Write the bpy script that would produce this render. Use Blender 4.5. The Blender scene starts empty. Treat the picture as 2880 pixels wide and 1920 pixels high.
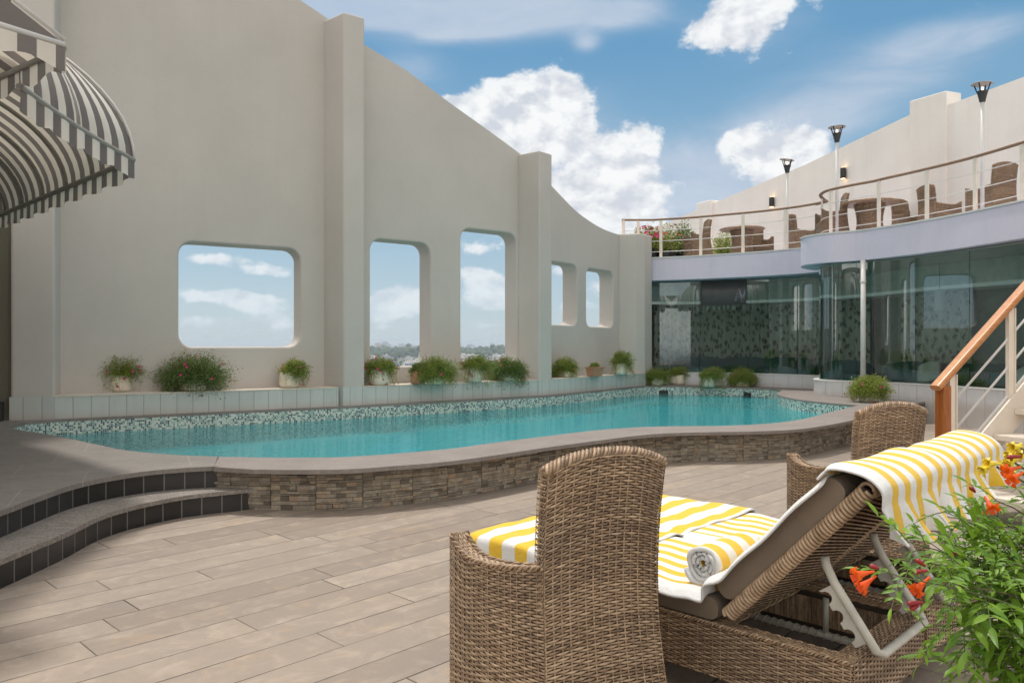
import bpy, bmesh, math, random
from mathutils import Vector, Matrix
from mathutils.geometry import tessellate_polygon
C = bpy.context.scene.collection
PI = math.pi
H, F, HZ, CX = 1.35, 2150.0, 966.0, 1440.0
V = Vector
def at(px, py, z):
    Y = (H - z) * F / (py - HZ)
    return V(((px - CX) / F * Y, Y, z))
def atY(px, py, Y):
    return V(((px - CX) / F * Y, Y, H - (py - HZ) / F * Y))

# ------------------------------------------------------------------ mesh builder
class MB:
    def __init__(s):
        s.v = []; s.f = []; s.uv = []; s.mi = []; s.sm = []
    def vert(s, p):
        s.v.append((p[0], p[1], p[2])); return len(s.v) - 1
    def face(s, idx, uv=None, mi=0, sm=False):
        s.f.append(tuple(idx)); s.uv.append(uv); s.mi.append(mi); s.sm.append(sm)
    def poly(s, pts, uv=None, mi=0, sm=False):
        s.face([s.vert(p) for p in pts], uv, mi, sm)
    def box(s, c, d, rz=0, mi=0, M=None):
        hx, hy, hz = d[0] / 2, d[1] / 2, d[2] / 2
        R = M if M is not None else Matrix.Rotation(rz, 3, 'Z')
        c = V(c)
        i = [s.vert(c + R @ V((x * hx, y * hy, z * hz))) for z in (-1, 1) for y in (-1, 1) for x in (-1, 1)]
        for q in ((0, 2, 3, 1), (4, 5, 7, 6), (0, 1, 5, 4), (2, 6, 7, 3), (0, 4, 6, 2), (1, 3, 7, 5)):
            s.face([i[k] for k in q], None, mi)
    def tube(s, path, r, n=8, mi=0, closed=False, caps=True, sm=True, flat=1.0):
        path = [V(p) for p in path]; m = len(path); rings = []
        up = None
        for k, p in enumerate(path):
            a = path[(k - 1) % m] if (k > 0 or closed) else p
            b = path[(k + 1) % m] if (k < m - 1 or closed) else p
            t = (b - a)
            t = t.normalized() if t.length > 1e-9 else V((0, 0, 1))
            if up is None:
                up = V((0, 0, 1)) if abs(t.z) < .9 else V((1, 0, 0))
            x = t.cross(up)
            if x.length < 1e-6: x = t.cross(V((0, 1, 0)))
            x.normalize(); y = x.cross(t).normalized(); up = y
            rr = r[k] if isinstance(r, (list, tuple)) else r
            rings.append([s.vert(p + x * (math.cos(2 * PI * j / n) * rr) + y * (math.sin(2 * PI * j / n) * rr * flat)) for j in range(n)])
        for k in range(m if closed else m - 1):
            A, B = rings[k], rings[(k + 1) % m]
            for j in range(n):
                s.face((A[j], A[(j + 1) % n], B[(j + 1) % n], B[j]), None, mi, sm)
        if caps and not closed:
            s.face(rings[0][::-1], None, mi); s.face(rings[-1], None, mi)
    def lathe(s, prof, c=(0, 0, 0), n=20, mi=0, sm=True, M=None):
        c = V(c); rings = []
        for (r, z) in prof:
            ring = []
            for j in range(n):
                p = V((r * math.cos(2 * PI * j / n), r * math.sin(2 * PI * j / n), z))
                if M is not None: p = M @ p
                ring.append(s.vert(c + p))
            rings.append(ring)
        for A, B in zip(rings, rings[1:]):
            for j in range(n):
                s.face((A[j], A[(j + 1) % n], B[(j + 1) % n], B[j]), None, mi, sm)
        if prof[0][0] > 1e-6: s.face(rings[0][::-1], None, mi)
        if prof[-1][0] > 1e-6: s.face(rings[-1], None, mi)
    def strip(s, path, z0, z1, u0=0.0, mi=0, sm=True, closed=False):
        """vertical ribbon over a plan path, uv = (length, height)"""
        u = u0; P = list(path) + ([path[0]] if closed else [])
        ids = []
        for k, p in enumerate(P):
            if k: u += (V((p[0], p[1])) - V((P[k - 1][0], P[k - 1][1]))).length
            ids.append((s.vert((p[0], p[1], z0)), s.vert((p[0], p[1], z1)), u))
        for a, b in zip(ids, ids[1:]):
            s.face((a[0], b[0], b[1], a[1]), ((a[2], z0), (b[2], z0), (b[2], z1), (a[2], z1)), mi, sm)
        return u
    def flat(s, outer, z, holes=(), mi=0):
        loops = [[V((p[0], p[1], 0)) for p in outer]] + [[V((p[0], p[1], 0)) for p in h] for h in holes]
        pts = [p for l in loops for p in l]
        b = len(s.v)
        for p in pts: s.v.append((p.x, p.y, z))
        for t in tessellate_polygon(loops):
            a, c, d = (pts[k] for k in t)
            if (c - a).cross(d - a).z < 0: t = (t[0], t[2], t[1])
            s.face([b + k for k in t], [(pts[k].x, pts[k].y) for k in t], mi)
    def prism(s, outer, d0, d1, fn=None, holes=(), mi=0, side=None, sm=False):
        """polygon with holes in (a,b), extruded along d; fn(a,b,d) -> point"""
        fn = fn or (lambda a, b, d: (a, b, d))
        side = mi if side is None else side
        loops = [list(outer)] + [list(h) for h in holes]
        L3 = [[V((p[0], p[1], 0)) for p in l] for l in loops]
        flat = [p for l in L3 for p in l]
        tr = tessellate_polygon(L3)
        base = []
        for d in (d0, d1):
            base.append(len(s.v))
            for p in flat: s.vert(fn(p.x, p.y, d))
        for t in tr:
            a, c, e = (flat[k] for k in t)
            if (c - a).cross(e - a).z < 0: t = (t[0], t[2], t[1])
            s.face([base[1] + k for k in t], [(flat[k].x, flat[k].y) for k in t], mi)
            s.face([base[0] + k for k in t[::-1]], [(flat[k].x, flat[k].y) for k in t[::-1]], mi)
        o = 0
        for l in loops:
            n = len(l); u = 0
            for k in range(n):
                k2 = (k + 1) % n
                du = (V(l[k2][:2]) - V(l[k][:2])).length
                s.face((base[0] + o + k, base[0] + o + k2, base[1] + o + k2, base[1] + o + k), ((u, d0), (u + du, d0), (u + du, d1), (u, d1)), side, sm)
                u += du
            o += n
    def grid(s, nu, nv, fn, uvfn=None, mi=0, sm=True):
        ids = [[s.vert(fn(i / nu, j / nv)) for j in range(nv + 1)] for i in range(nu + 1)]
        for i in range(nu):
            for j in range(nv):
                uv = None
                if uvfn: uv = [uvfn(a / nu, b / nv) for a, b in ((i, j), (i + 1, j), (i + 1, j + 1), (i, j + 1))]
                s.face((ids[i][j], ids[i + 1][j], ids[i + 1][j + 1], ids[i][j + 1]), uv, mi, sm)
    def mesh(s, name, mats, X=None, recalc=False):
        me = bpy.data.meshes.new(name)
        vs = s.v if X is None else [tuple(X @ V(p)) for p in s.v]
        me.from_pydata(vs, [], s.f)
        if any(u is not None for u in s.uv):
            lay = me.uv_layers.new(name='UVMap'); li = 0; data = lay.data
            for u, f in zip(s.uv, s.f):
                if u is not None:
                    for k in range(len(f)): data[li + k].uv = u[k]
                li += len(f)
        for m in mats: me.materials.append(m)
        me.polygons.foreach_set('material_index', s.mi)
        me.polygons.foreach_set('use_smooth', s.sm)
        if recalc:
            bm = bmesh.new(); bm.from_mesh(me)
            bmesh.ops.remove_doubles(bm, verts=bm.verts, dist=1e-5)
            bmesh.ops.recalc_face_normals(bm, faces=bm.faces); bm.to_mesh(me); bm.free()
        me.update()
        return me

def tag(o, label=None, cat=None, group=None, kind=None):
    if label: o['label'] = label
    if cat: o['category'] = cat
    if group: o['group'] = group
    if kind: o['kind'] = kind
    return o
def T(name, label, cat, loc=(0, 0, 0), rz=0, group=None):
    o = bpy.data.objects.new(name, None); C.objects.link(o)
    o.location = loc; o.rotation_euler = (0, 0, rz); o.empty_display_size = .1
    return tag(o, label, cat, group)
def part(name, mb, mats, parent=None, local=False, recalc=False, bevel=0, seg=2, solid=0, smooth=False, subd=0):
    mats = mats if isinstance(mats, (list, tuple)) else [mats]
    X = None
    if parent is not None and not local:
        r = parent
        while r.parent is not None: r = r.parent
        X = (Matrix.Translation(r.location) @ Matrix.Rotation(r.rotation_euler[2], 4, 'Z')).inverted()
    me = mb if isinstance(mb, bpy.types.Mesh) else mb.mesh(name, mats, X, recalc)
    o = bpy.data.objects.new(name, me); C.objects.link(o)
    if parent is not None: o.parent = parent
    if smooth:
        for p in me.polygons: p.use_smooth = True
    if subd:
        m = o.modifiers.new('sub', 'SUBSURF'); m.levels = m.render_levels = subd
    if solid:
        m = o.modifiers.new('sol', 'SOLIDIFY'); m.thickness = solid; m.offset = 0
    if bevel:
        m = o.modifiers.new('bev', 'BEVEL'); m.width = bevel; m.segments = seg; m.limit_method = 'ANGLE'; m.angle_limit = math.radians(35)
    return o
def copy_tree(o, parent=None):
    c = o.copy(); C.objects.link(c)
    c.parent = parent
    for ch in list(o.children): copy_tree(ch, c)
    return c

# ------------------------------------------------------------------ plan curves
def cr(P, n=6, closed=False):
    P = [V(p) for p in P]; m = len(P); out = []
    for i in range(m if closed else m - 1):
        if closed: a, b, c, d = P[i - 1], P[i], P[(i + 1) % m], P[(i + 2) % m]
        else: a, b, c, d = P[max(i - 1, 0)], P[i], P[i + 1], P[min(i + 2, m - 1)]
        for k in range(n):
            t = k / n
            out.append(.5 * ((2 * b) + (c - a) * t + (2 * a - 5 * b + 4 * c - d) * t * t + (3 * b - a - 3 * c + d) * t ** 3))
    if not closed: out.append(P[-1])
    return out
def off(P, d):
    """shift an open plan path to its left by d"""
    P = [V((p[0], p[1])) for p in P]; out = []
    for i, p in enumerate(P):
        t = (P[min(i + 1, len(P) - 1)] - P[max(i - 1, 0)]).normalized()
        out.append(V((p.x - t.y * d, p.y + t.x * d)))
    return out
def walk(P, step):
    """points at equal arc length"""
    P = [V(p) for p in P]; out = [P[0].copy()]; left = step
    for a, b in zip(P, P[1:]):
        L = (b - a).length; pos = 0
        while L - pos >= left:
            pos += left; out.append(a.lerp(b, pos / L)); left = step
        left -= L - pos
    return out
def cut(P, tan0, tan1):
    """piece of a plan path whose X/Y lies between two values"""
    return [p for p in P if tan0 <= p[0] / p[1] <= tan1]
def rrect(a0, a1, b0, b1, r, n=6):
    out = []
    for (cx, cy, s) in ((a1 - r, b1 - r, 0), (a0 + r, b1 - r, 1), (a0 + r, b0 + r, 2), (a1 - r, b0 + r, 3)):
        for k in range(n + 1):
            t = (s + k / n) * PI / 2
            out.append((cx + r * math.cos(t), cy + r * math.sin(t)))
    return out

# ------------------------------------------------------------------ node helper
class NB:
    def __init__(s, nt): s.t = nt
    def n(s, typ, ins=None, **props):
        nd = s.t.nodes.new(typ)
        for k, v in props.items(): setattr(nd, k, v)
        for k, v in (ins or {}).items(): s.set(nd.inputs[k], v)
        return nd
    def set(s, sock, v):
        if isinstance(v, bpy.types.NodeSocket): s.t.links.new(v, sock)
        elif v is not None:
            if isinstance(v, (tuple, list)) and len(v) == 3 and sock.type == 'RGBA': v = (*v, 1)
            sock.default_value = v
    def m(s, op, a, b=None, c=None, clamp=False):
        nd = s.n('ShaderNodeMath', {0: a}, operation=op, use_clamp=clamp)
        if b is not None: s.set(nd.inputs[1], b)
        if c is not None: s.set(nd.inputs[2], c)
        return nd.outputs[0]
    def vm(s, op, a, b=None, out=0):
        nd = s.n('ShaderNodeVectorMath', {0: a}, operation=op)
        if b is not None:
            if op == 'SCALE': s.set(nd.inputs[3], b)
            else: s.set(nd.inputs[1], b)
        return nd.outputs[out]
    def noise(s, vec, scale, detail=3, rough=.55, dist=0, w=None, out=0):
        nd = s.n('ShaderNodeTexNoise', {'Vector': vec, 'Scale': scale, 'Detail': detail, 'Roughness': rough, 'Distortion': dist})
        if w is not None:
            nd.noise_dimensions = '4D'; s.set(nd.inputs['W'], w)
        return nd.outputs[out]
    def wn(s, vec, out=0):
        return s.n('ShaderNodeTexWhiteNoise', {'Vector': vec}).outputs[out]
    def ramp(s, f, stops, interp='LINEAR'):
        nd = s.n('ShaderNodeValToRGB', {0: f}); r = nd.color_ramp; r.interpolation = interp
        while len(r.elements) < len(stops): r.elements.new(.5)
        for e, (p, c) in zip(r.elements, stops):
            e.position = p; e.color = (*c, 1) if len(c) == 3 else c
        return nd.outputs[0]
    def mix(s, f, a, b, typ='MIX'):
        nd = s.n('ShaderNodeMix', data_type='RGBA', blend_type=typ)
        s.set(nd.inputs[0], f); s.set(nd.inputs[6], a); s.set(nd.inputs[7], b)
        return nd.outputs[2]
    def mr(s, v, a, b, c=0.0, d=1.0, smooth=False):
        nd = s.n('ShaderNodeMapRange', {0: v, 1: a, 2: b, 3: c, 4: d})
        if smooth: nd.interpolation_type = 'SMOOTHSTEP'
        return nd.outputs[0]
    def sep(s, v):
        nd = s.n('ShaderNodeSeparateXYZ', {0: v}); return nd.outputs
    def comb(s, x, y, z=0.0):
        return s.n('ShaderNodeCombineXYZ', {0: x, 1: y, 2: z}).outputs[0]
    def bump(s, h, strength=.3, dist=.01):
        return s.n('ShaderNodeBump', {'Height': h, 'Strength': strength, 'Distance': dist}).outputs[0]
    def obj(s): return s.n('ShaderNodeTexCoord').outputs['Object']
    def uv(s): return s.n('ShaderNodeTexCoord').outputs['UV']
    def pos(s): return s.n('ShaderNodeNewGeometry').outputs['Position']
    def island(s): return s.n('ShaderNodeNewGeometry').outputs['Random Per Island']
    def rnd(s): return s.n('ShaderNodeObjectInfo').outputs['Random']
def mat(name):
    m = bpy.data.materials.new(name); m.use_nodes = True
    nt = m.node_tree; nt.nodes.clear()
    b = NB(nt); b.out = b.n('ShaderNodeOutputMaterial'); b.mat = m
    return b
def surf(b, col, rough=.6, bump=None, spec=.5, **kw):
    p = b.n('ShaderNodeBsdfPrincipled', {'Base Color': col, 'Roughness': rough, 'Specular IOR Level': spec, 'Normal': bump})
    for k, v in kw.items(): b.set(p.inputs[k.replace('_', ' ')], v)
    b.t.links.new(p.outputs[0], b.out.inputs[0])
    return b.mat
def plain(name, col, rough=.6, var=.12, scale=8, spec=.5, bump=.0, bscale=60, **kw):
    """one colour with soft cloudy variation and a little grain"""
    b = mat(name); o = b.obj()
    n = b.noise(o, scale, 4)
    c = b.mix(b.mr(n, .3, .7), tuple(x * (1 - var) for x in col), tuple(min(1, x * (1 + var)) for x in col))
    nb = b.bump(b.noise(o, bscale, 3), bump, .01) if bump else None
    return surf(b, c, rough, nb, spec, **kw)
# ------------------------------------------------------------------ materials
PLK = math.radians(90 - 43.8)            # planks run along this heading
def m_deck():
    b = mat('stone_planks'); p = b.sep(b.pos())
    c, s_ = math.cos(PLK), math.sin(PLK)
    u = b.m('ADD', b.m('MULTIPLY', p[0], c), b.m('MULTIPLY', p[1], s_))
    v = b.m('ADD', b.m('MULTIPLY', p[0], -s_), b.m('MULTIPLY', p[1], c))
    row = b.m('DIVIDE', b.m('ADD', v, .06), .228)
    ri = b.m('FLOOR', row); rf = b.m('FRACT', row)
    ro = b.wn(b.comb(ri, 3.7))
    L = b.m('ADD', 1.15, b.m('MULTIPLY', b.wn(b.comb(ri, 9.1)), .7))
    col = b.m('DIVIDE', b.m('ADD', u, b.m('MULTIPLY', ro, 5.0)), L)
    ci = b.m('FLOOR', col); cf = b.m('FRACT', col)
    rnd = b.wn(b.comb(ri, ci), 1); rv = b.wn(b.comb(ri, ci))
    # joints
    wob = b.m('MULTIPLY', b.m('SUBTRACT', b.noise(b.pos(), 7, 3), .5), .004)
    dv = b.m('MULTIPLY', b.m('MINIMUM', rf, b.m('SUBTRACT', 1, rf)), .228)
    du = b.m('MULTIPLY', b.m('MINIMUM', cf, b.m('SUBTRACT', 1, cf)), L)
    jd = b.m('ADD', b.m('MINIMUM', dv, du), wob)
    jw = b.mr(b.noise(b.pos(), 1.3, 2), .35, .7, .0010, .0040)
    joint = b.m('SUBTRACT', 1, b.mr(jd, jw, b.m('ADD', jw, .0025)))
    along = b.comb(b.m('MULTIPLY', u, .55), b.m('MULTIPLY', v, 2.2), b.m('MULTIPLY', rv, 30))
    n1 = b.noise(along, 2.2, 5, .6)
    n2 = b.noise(b.vm('ADD', b.pos(), b.comb(0, 0, b.m('MULTIPLY', rv, 50))), 3.2, 6, .65, .6)
    n3 = b.noise(b.pos(), 60, 3, .7)
    base = b.ramp(rv, [(0, (.225, .172, .134)), (.3, (.300, .235, .183)), (.7, (.362, .290, .226)), (1, (.412, .332, .262))])
    base = b.mix(b.mr(n1, .3, .75), base, b.mix(.62, base, (.235, .200, .170)))
    base = b.mix(b.m('MULTIPLY', b.mr(n2, .58, .74), .55), base, (.42, .285, .155))
    base = b.mix(b.m('MULTIPLY', b.mr(b.noise(along, 5.5, 4), .55, .75), .35), base, (.50, .43, .36))
    base = b.mix(b.m('MULTIPLY', b.m('SUBTRACT', n3, .4), .5), base, (.15, .12, .1))
    big = b.noise(b.pos(), .55, 3)
    base = b.mix(b.mr(big, .42, .66, 0, .38), base, (.21, .185, .165))
    pit = b.m('MULTIPLY', b.mr(b.noise(b.vm('ADD', b.pos(), b.comb(0, 0, b.m('MULTIPLY', rv, 9))), 5, 5, .6, 1.4), .60, .615), b.mr(rv, .5, .62))
    base = b.mix(b.m('MULTIPLY', pit, .22), base, (.2, .17, .14))
    mo = b.noise(b.vm('ADD', b.pos(), b.comb(0, 0, b.m('MULTIPLY', rv, 17))), 6.5, 6, .68, .9)
    base = b.mix(b.mr(mo, .40, .70, 0, .42), base, (.240, .203, .175)); base = b.mix(b.mr(mo, .50, .28, 0, .28), base, (.50, .415, .335))
    base = b.mix(b.m('MULTIPLY', b.mr(b.noise(b.pos(), 1.9, 5, .7, 1.2), .60, .72), .30), base, (.46, .33, .21))
    colr = b.mix(b.m('MULTIPLY', joint, b.mr(b.noise(b.pos(), 2.1, 3), .3, .6, .5, 1.0)), base, (.055, .043, .034))
    h = b.m('ADD', b.m('ADD', b.m('MULTIPLY', joint, -1.0), b.m('MULTIPLY', n2, .35)), b.m('ADD', b.m('MULTIPLY', n3, .12), b.m('MULTIPLY', pit, -.25)))
    return surf(b, colr, b.mr(n1, .2, .8, .5, .75), b.bump(h, .35, .006), .35)
def m_granite(name, a, bcol, sc=160, rough=.75, joint=.0):
    b = mat(name); p = b.pos()
    n = b.noise(p, sc, 3, .8); n2 = b.noise(p, 2.5, 5, .6); n3 = b.noise(b.n('ShaderNodeMapping', {0: p, 'Rotation': (0, 0, .75), 'Scale': (1, 6, 1)}).outputs[0], 9, 4)
    c = b.mix(b.mr(n, .35, .65), a, bcol)
    c = b.mix(b.mr(n2, .3, .75, 0, .5), c, tuple(x * .72 for x in a))
    c = b.mix(b.mr(n3, .45, .8, 0, .3), c, tuple(min(1, x * 1.5) for x in bcol))
    h = b.m('ADD', n, b.m('MULTIPLY', n3, .4))
    if joint:
        q = b.sep(b.n('ShaderNodeMapping', {0: p, 'Rotation': (0, 0, -.45)}).outputs[0])
        row = b.m('DIVIDE', q[1], .62); col = b.m('DIVIDE', b.m('ADD', q[0], b.m('MULTIPLY', b.wn(b.comb(b.m('FLOOR', row), 2)), 1.2)), 1.25)
        fr, fc = b.m('FRACT', row), b.m('FRACT', col)
        d = b.m('MINIMUM', b.m('MULTIPLY', b.m('MINIMUM', fr, b.m('SUBTRACT', 1, fr)), .62), b.m('MULTIPLY', b.m('MINIMUM', fc, b.m('SUBTRACT', 1, fc)), 1.25))
        j = b.m('SUBTRACT', 1, b.mr(d, .002, .005))
        c = b.mix(b.m('MULTIPLY', j, joint), c, (.34, .30, .26))
    return surf(b, c, rough, b.bump(h, .25, .003), .4)
def m_wall(name, col, streak=.1, net=0.0):
    b = mat(name); p = b.pos()
    n = b.noise(p, .8, 4); n2 = b.noise(p, 14, 5, .6)
    n3 = b.noise(b.n('ShaderNodeMapping', {0: p, 'Scale': (5, 5, .35)}).outputs[0], 1, 5, .6)
    c = b.mix(b.mr(n, .3, .7), tuple(x * .94 for x in col), tuple(x * 1.04 for x in col))
    c = b.mix(b.mr(n3, .5, .8, 0, streak), c, tuple(x * .62 for x in col))
    c = b.mix(b.mr(n2, .45, .7, 0, .10), c, tuple(x * .75 for x in col))
    h = b.m('ADD', b.m('MULTIPLY', n2, .6), b.m('MULTIPLY', b.noise(p, 90, 3), .25))
    return surf(b, c, .85, b.bump(h, .22, .006), .25)
def m_tile(name, col, w, grout, gcol, rough=.3, var=.06, dirt=0.15, gw=.006, hz=None):
    b = mat(name); uv = b.sep(b.uv()); p = b.pos()
    q = b.m('DIVIDE', uv[0], w); f = b.m('FRACT', q); i = b.m('FLOOR', q)
    d = b.m('MULTIPLY', b.m('MINIMUM', f, b.m('SUBTRACT', 1, f)), w)
    j = b.m('SUBTRACT', 1, b.mr(d, gw * .4, gw))
    r = b.wn(b.comb(i, 1.3))
    c = b.mix(r, tuple(x * (1 - var) for x in col), tuple(min(1, x * (1 + var)) for x in col))
    n = b.noise(b.n('ShaderNodeMapping', {0: p, 'Scale': (3, 3, .8)}).outputs[0], 3, 5, .65)
    c = b.mix(b.mr(n, .45, .8, 0, dirt), c, tuple(x * .55 for x in col))
    if hz:  # grime creeping up from the foot of the tiles
        g = b.mr(b.m('ADD', uv[1], b.m('MULTIPLY', b.noise(p, 6, 4), .12)), hz, hz + .16, .55, 0)
        c = b.mix(g, c, (.40, .34, .29))
    c = b.mix(b.m('MULTIPLY', j, grout), c, gcol)
    return surf(b, c, rough, b.bump(b.m('SUBTRACT', b.m('MULTIPLY', n, .15), j), .3, .003), .5)
def m_mosaic():
    b = mat('glass_mosaic'); uv = b.sep(b.uv()); s_ = .0245
    x, y = b.m('DIVIDE', uv[0], s_), b.m('DIVIDE', uv[1], s_)
    r = b.wn(b.comb(b.m('FLOOR', x), b.m('FLOOR', y)))
    c = b.ramp(r, [(0, (.62, .63, .56)), (.24, (.46, .56, .50)), (.40, (.27, .40, .34)), (.58, (.17, .29, .29)), (.70, (.06, .13, .16)), (.80, (.015, .04, .065))], 'CONSTANT')
    fx, fy = b.m('FRACT', x), b.m('FRACT', y)
    d = b.m('MINIMUM', b.m('MINIMUM', fx, b.m('SUBTRACT', 1, fx)), b.m('MINIMUM', fy, b.m('SUBTRACT', 1, fy)))
    j = b.m('SUBTRACT', 1, b.mr(d, .05, .11))
    return surf(b, b.mix(b.m('MULTIPLY', j, .9), c, (.55, .55, .50)), .18, b.bump(b.m('SUBTRACT', 1, j), .25, .002), .6)
def m_wicker(name='woven_wicker', k=1.0):
    b = mat(name); r = b.island(); p = b.obj()
    n = b.noise(p, 26, 3, .6, 0, b.m('MULTIPLY', r, 40)); n2 = b.noise(p, 3.0, 3)
    f = b.m('ADD', b.m('MULTIPLY', r, .35), b.m('MULTIPLY', b.mr(n, .25, .75), .65))
    c = b.ramp(f, [(0, (.062 * k, .036 * k, .021 * k)), (.3, (.168 * k, .108 * k, .065 * k)), (.6, (.32 * k, .218 * k, .137 * k)), (1, (.53 * k, .395 * k, .262 * k))])
    c = b.mix(b.mr(n2, .42, .7, 0, .38), c, (.10 * k, .07 * k, .05 * k))
    return surf(b, c, .42, None, .45)
def m_towel():
    b = mat('striped_terry'); uv = b.sep(b.uv()); p = b.obj()
    w = b.m('MULTIPLY', b.m('SUBTRACT', b.noise(p, 40, 2), .5), .03)
    f = b.m('FRACT', b.m('ADD', uv[0], w))
    st = b.m('MULTIPLY', b.mr(f, .49, .51, 1, 0), b.mr(f, .0, .02))
    st = b.m('MULTIPLY', st, b.m('LESS_THAN', uv[1], 1.5))
    c = b.mix(st, (.80, .80, .80), (.83, .52, .012))
    n = b.noise(p, 420, 2, .7)
    c = b.mix(b.mr(n, .35, .7, 0, .16), c, (.55, .50, .38))
    h = b.m('ADD', b.m('MULTIPLY', n, 1.2), b.m('ADD', b.m('MULTIPLY', b.noise(p, 16, 4, .6, 1.5), 2.6), b.m('MULTIPLY', b.noise(p, 5, 3, .5, 2.0), 3.0)))
    return surf(b, c, .95, b.bump(h, .55, .006), .1, Sheen_Weight=.25)
def m_awning():
    b = mat('awning_stripes'); uv = b.sep(b.uv()); p = b.obj()
    f = b.m('FRACT', uv[0]); st = b.mr(f, .485, .515)
    c = b.mix(st, (.86, .82, .75), (.235, .215, .21))
    c = b.mix(b.mr(b.noise(p, 2.5, 5), .5, .8, 0, .25), c, (.42, .38, .33))
    d = b.n('ShaderNodeBsdfDiffuse', {0: c}); t = b.n('ShaderNodeBsdfTranslucent', {0: b.mix(.5, c, (.62, .5, .36), 'MULTIPLY')})
    mx = b.n('ShaderNodeMixShader', {0: .34, 1: d.outputs[0], 2: t.outputs[0]})
    b.t.links.new(mx.outputs[0], b.out.inputs[0]); return b.mat
def m_leaf(name, dark, light, trans=.3, sc=6):
    b = mat(name); r = b.island(); p = b.obj()
    f = b.m('ADD', b.m('MULTIPLY', r, .7), b.m('MULTIPLY', b.mr(b.noise(p, sc, 2), .3, .7), .3))
    c = b.mix(f, dark, light)
    pr = b.n('ShaderNodeBsdfPrincipled', {'Base Color': c, 'Roughness': .42, 'Specular IOR Level': .4})
    t = b.n('ShaderNodeBsdfTranslucent', {0: b.mix(.5, c, (light[0] * 1.6, light[1] * 1.5, light[2]))})
    mx = b.n('ShaderNodeMixShader', {0: trans, 1: pr.outputs[0], 2: t.outputs[0]})
    b.t.links.new(mx.outputs[0], b.out.inputs[0]); return b.mat
def m_wood(name, a, c2, sc=1.0, rough=.4, axis=(1, 12, 12)):
    b = mat(name); p = b.obj()
    q = b.n('ShaderNodeMapping', {0: p, 'Scale': axis}).outputs[0]
    n = b.noise(q, 3 * sc, 5, .65, .8); n2 = b.noise(p, 2, 3)
    c = b.mix(b.mr(n, .3, .72), a, c2); c = b.mix(b.mr(n2, .5, .8, 0, .3), c, tuple(min(1, x * 1.5) for x in c2))
    return surf(b, c, rough, b.bump(n, .12, .003), .5)
def m_glass():
    b = mat('tinted_glass')
    fr = b.n('ShaderNodeFresnel', {0: 1.52})
    f = b.m('ADD', b.m('MULTIPLY', fr.outputs[0], 1.3), .11, None, True)
    p = b.pos(); wav = b.bump(b.noise(p, .9, 2), .04, .05)
    g = b.n('ShaderNodeBsdfGlossy', {'Color': (.90, .97, 1.0, 1), 'Roughness': .004, 'Normal': wav})
    t = b.n('ShaderNodeBsdfTransparent', {0: (.66, .81, .75, 1)})
    mx = b.n('ShaderNodeMixShader', {0: f, 1: t.outputs[0], 2: g.outputs[0]})
    b.t.links.new(mx.outputs[0], b.out.inputs[0]); return b.mat
def m_water():
    b = mat('pool_water'); p = b.pos()
    q = b.n('ShaderNodeMapping', {0: p, 'Rotation': (0, 0, -.6), 'Scale': (1.3, 2.6, 1)}).outputs[0]
    h = b.m('ADD', b.m('MULTIPLY', b.noise(q, 3.2, 3, .5, .8), 1.0), b.m('MULTIPLY', b.noise(q, 9.5, 2, .5, .5), .35))
    nb = b.bump(h, .42, .034)
    fr = b.n('ShaderNodeFresnel', {0: 1.33, 1: nb})
    g = b.n('ShaderNodeBsdfGlossy', {'Color': (.9, .95, .95, 1), 'Roughness': .02, 'Normal': nb})
    t = b.n('ShaderNodeBsdfTransparent', {0: (.70, .93, .92, 1)})
    body = b.n('ShaderNodeBsdfDiffuse', {0: (.040, .52, .585, 1), 'Normal': nb})
    in_ = b.n('ShaderNodeMixShader', {0: .38, 1: t.outputs[0], 2: body.outputs[0]})
    mx = b.n('ShaderNodeMixShader', {0: b.m('MULTIPLY', fr.outputs[0], .9), 1: in_.outputs[0], 2: g.outputs[0]})
    b.t.links.new(mx.outputs[0], b.out.inputs[0]); return b.mat
def m_basin():
    b = mat('pool_basin'); p = b.pos()
    n = b.noise(p, 1.4, 4); n2 = b.noise(p, 7, 4, .6, 1.0)
    c = b.mix(b.mr(n, .3, .7), (.07, .54, .60), (.12, .63, .69)); c = b.mix(b.mr(n2, .5, .8, 0, .35), c, (.17, .72, .72))
    return surf(b, c, .5)
def m_stone():
    b = mat('ledger_stone'); r = b.island(); p = b.pos()
    base = b.ramp(r, [(0, (.12, .10, .078)), (.2, (.22, .185, .145)), (.5, (.315, .270, .210)), (.8, (.385, .33, .255)), (.92, (.35, .25, .17)), (1, (.44, .37, .26))])
    n = b.noise(p, 22, 5, .7, .5); n2 = b.noise(p, 3, 4)
    c = b.mix(b.mr(n, .35, .7, 0, .6), base, (.085, .068, .052)); c = b.mix(b.mr(n2, .5, .75, 0, .45), c, (.30, .27, .22))
    return surf(b, c, .85, b.bump(b.m('ADD', n, b.m('MULTIPLY', b.noise(p, 70, 3), .4)), .7, .012), .25)
def m_fabric(name, col, var=.1):
    b = mat(name); p = b.obj(); n = b.noise(p, 300, 2)
    c = b.mix(b.mr(b.noise(p, 4, 4), .3, .7), tuple(x * (1 - var) for x in col), tuple(x * (1 + var) for x in col))
    return surf(b, c, .85, b.bump(b.m('ADD', n, b.m('MULTIPLY', b.noise(p, 9, 3), 1.5)), .2, .004), .2, Sheen_Weight=.2)
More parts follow.
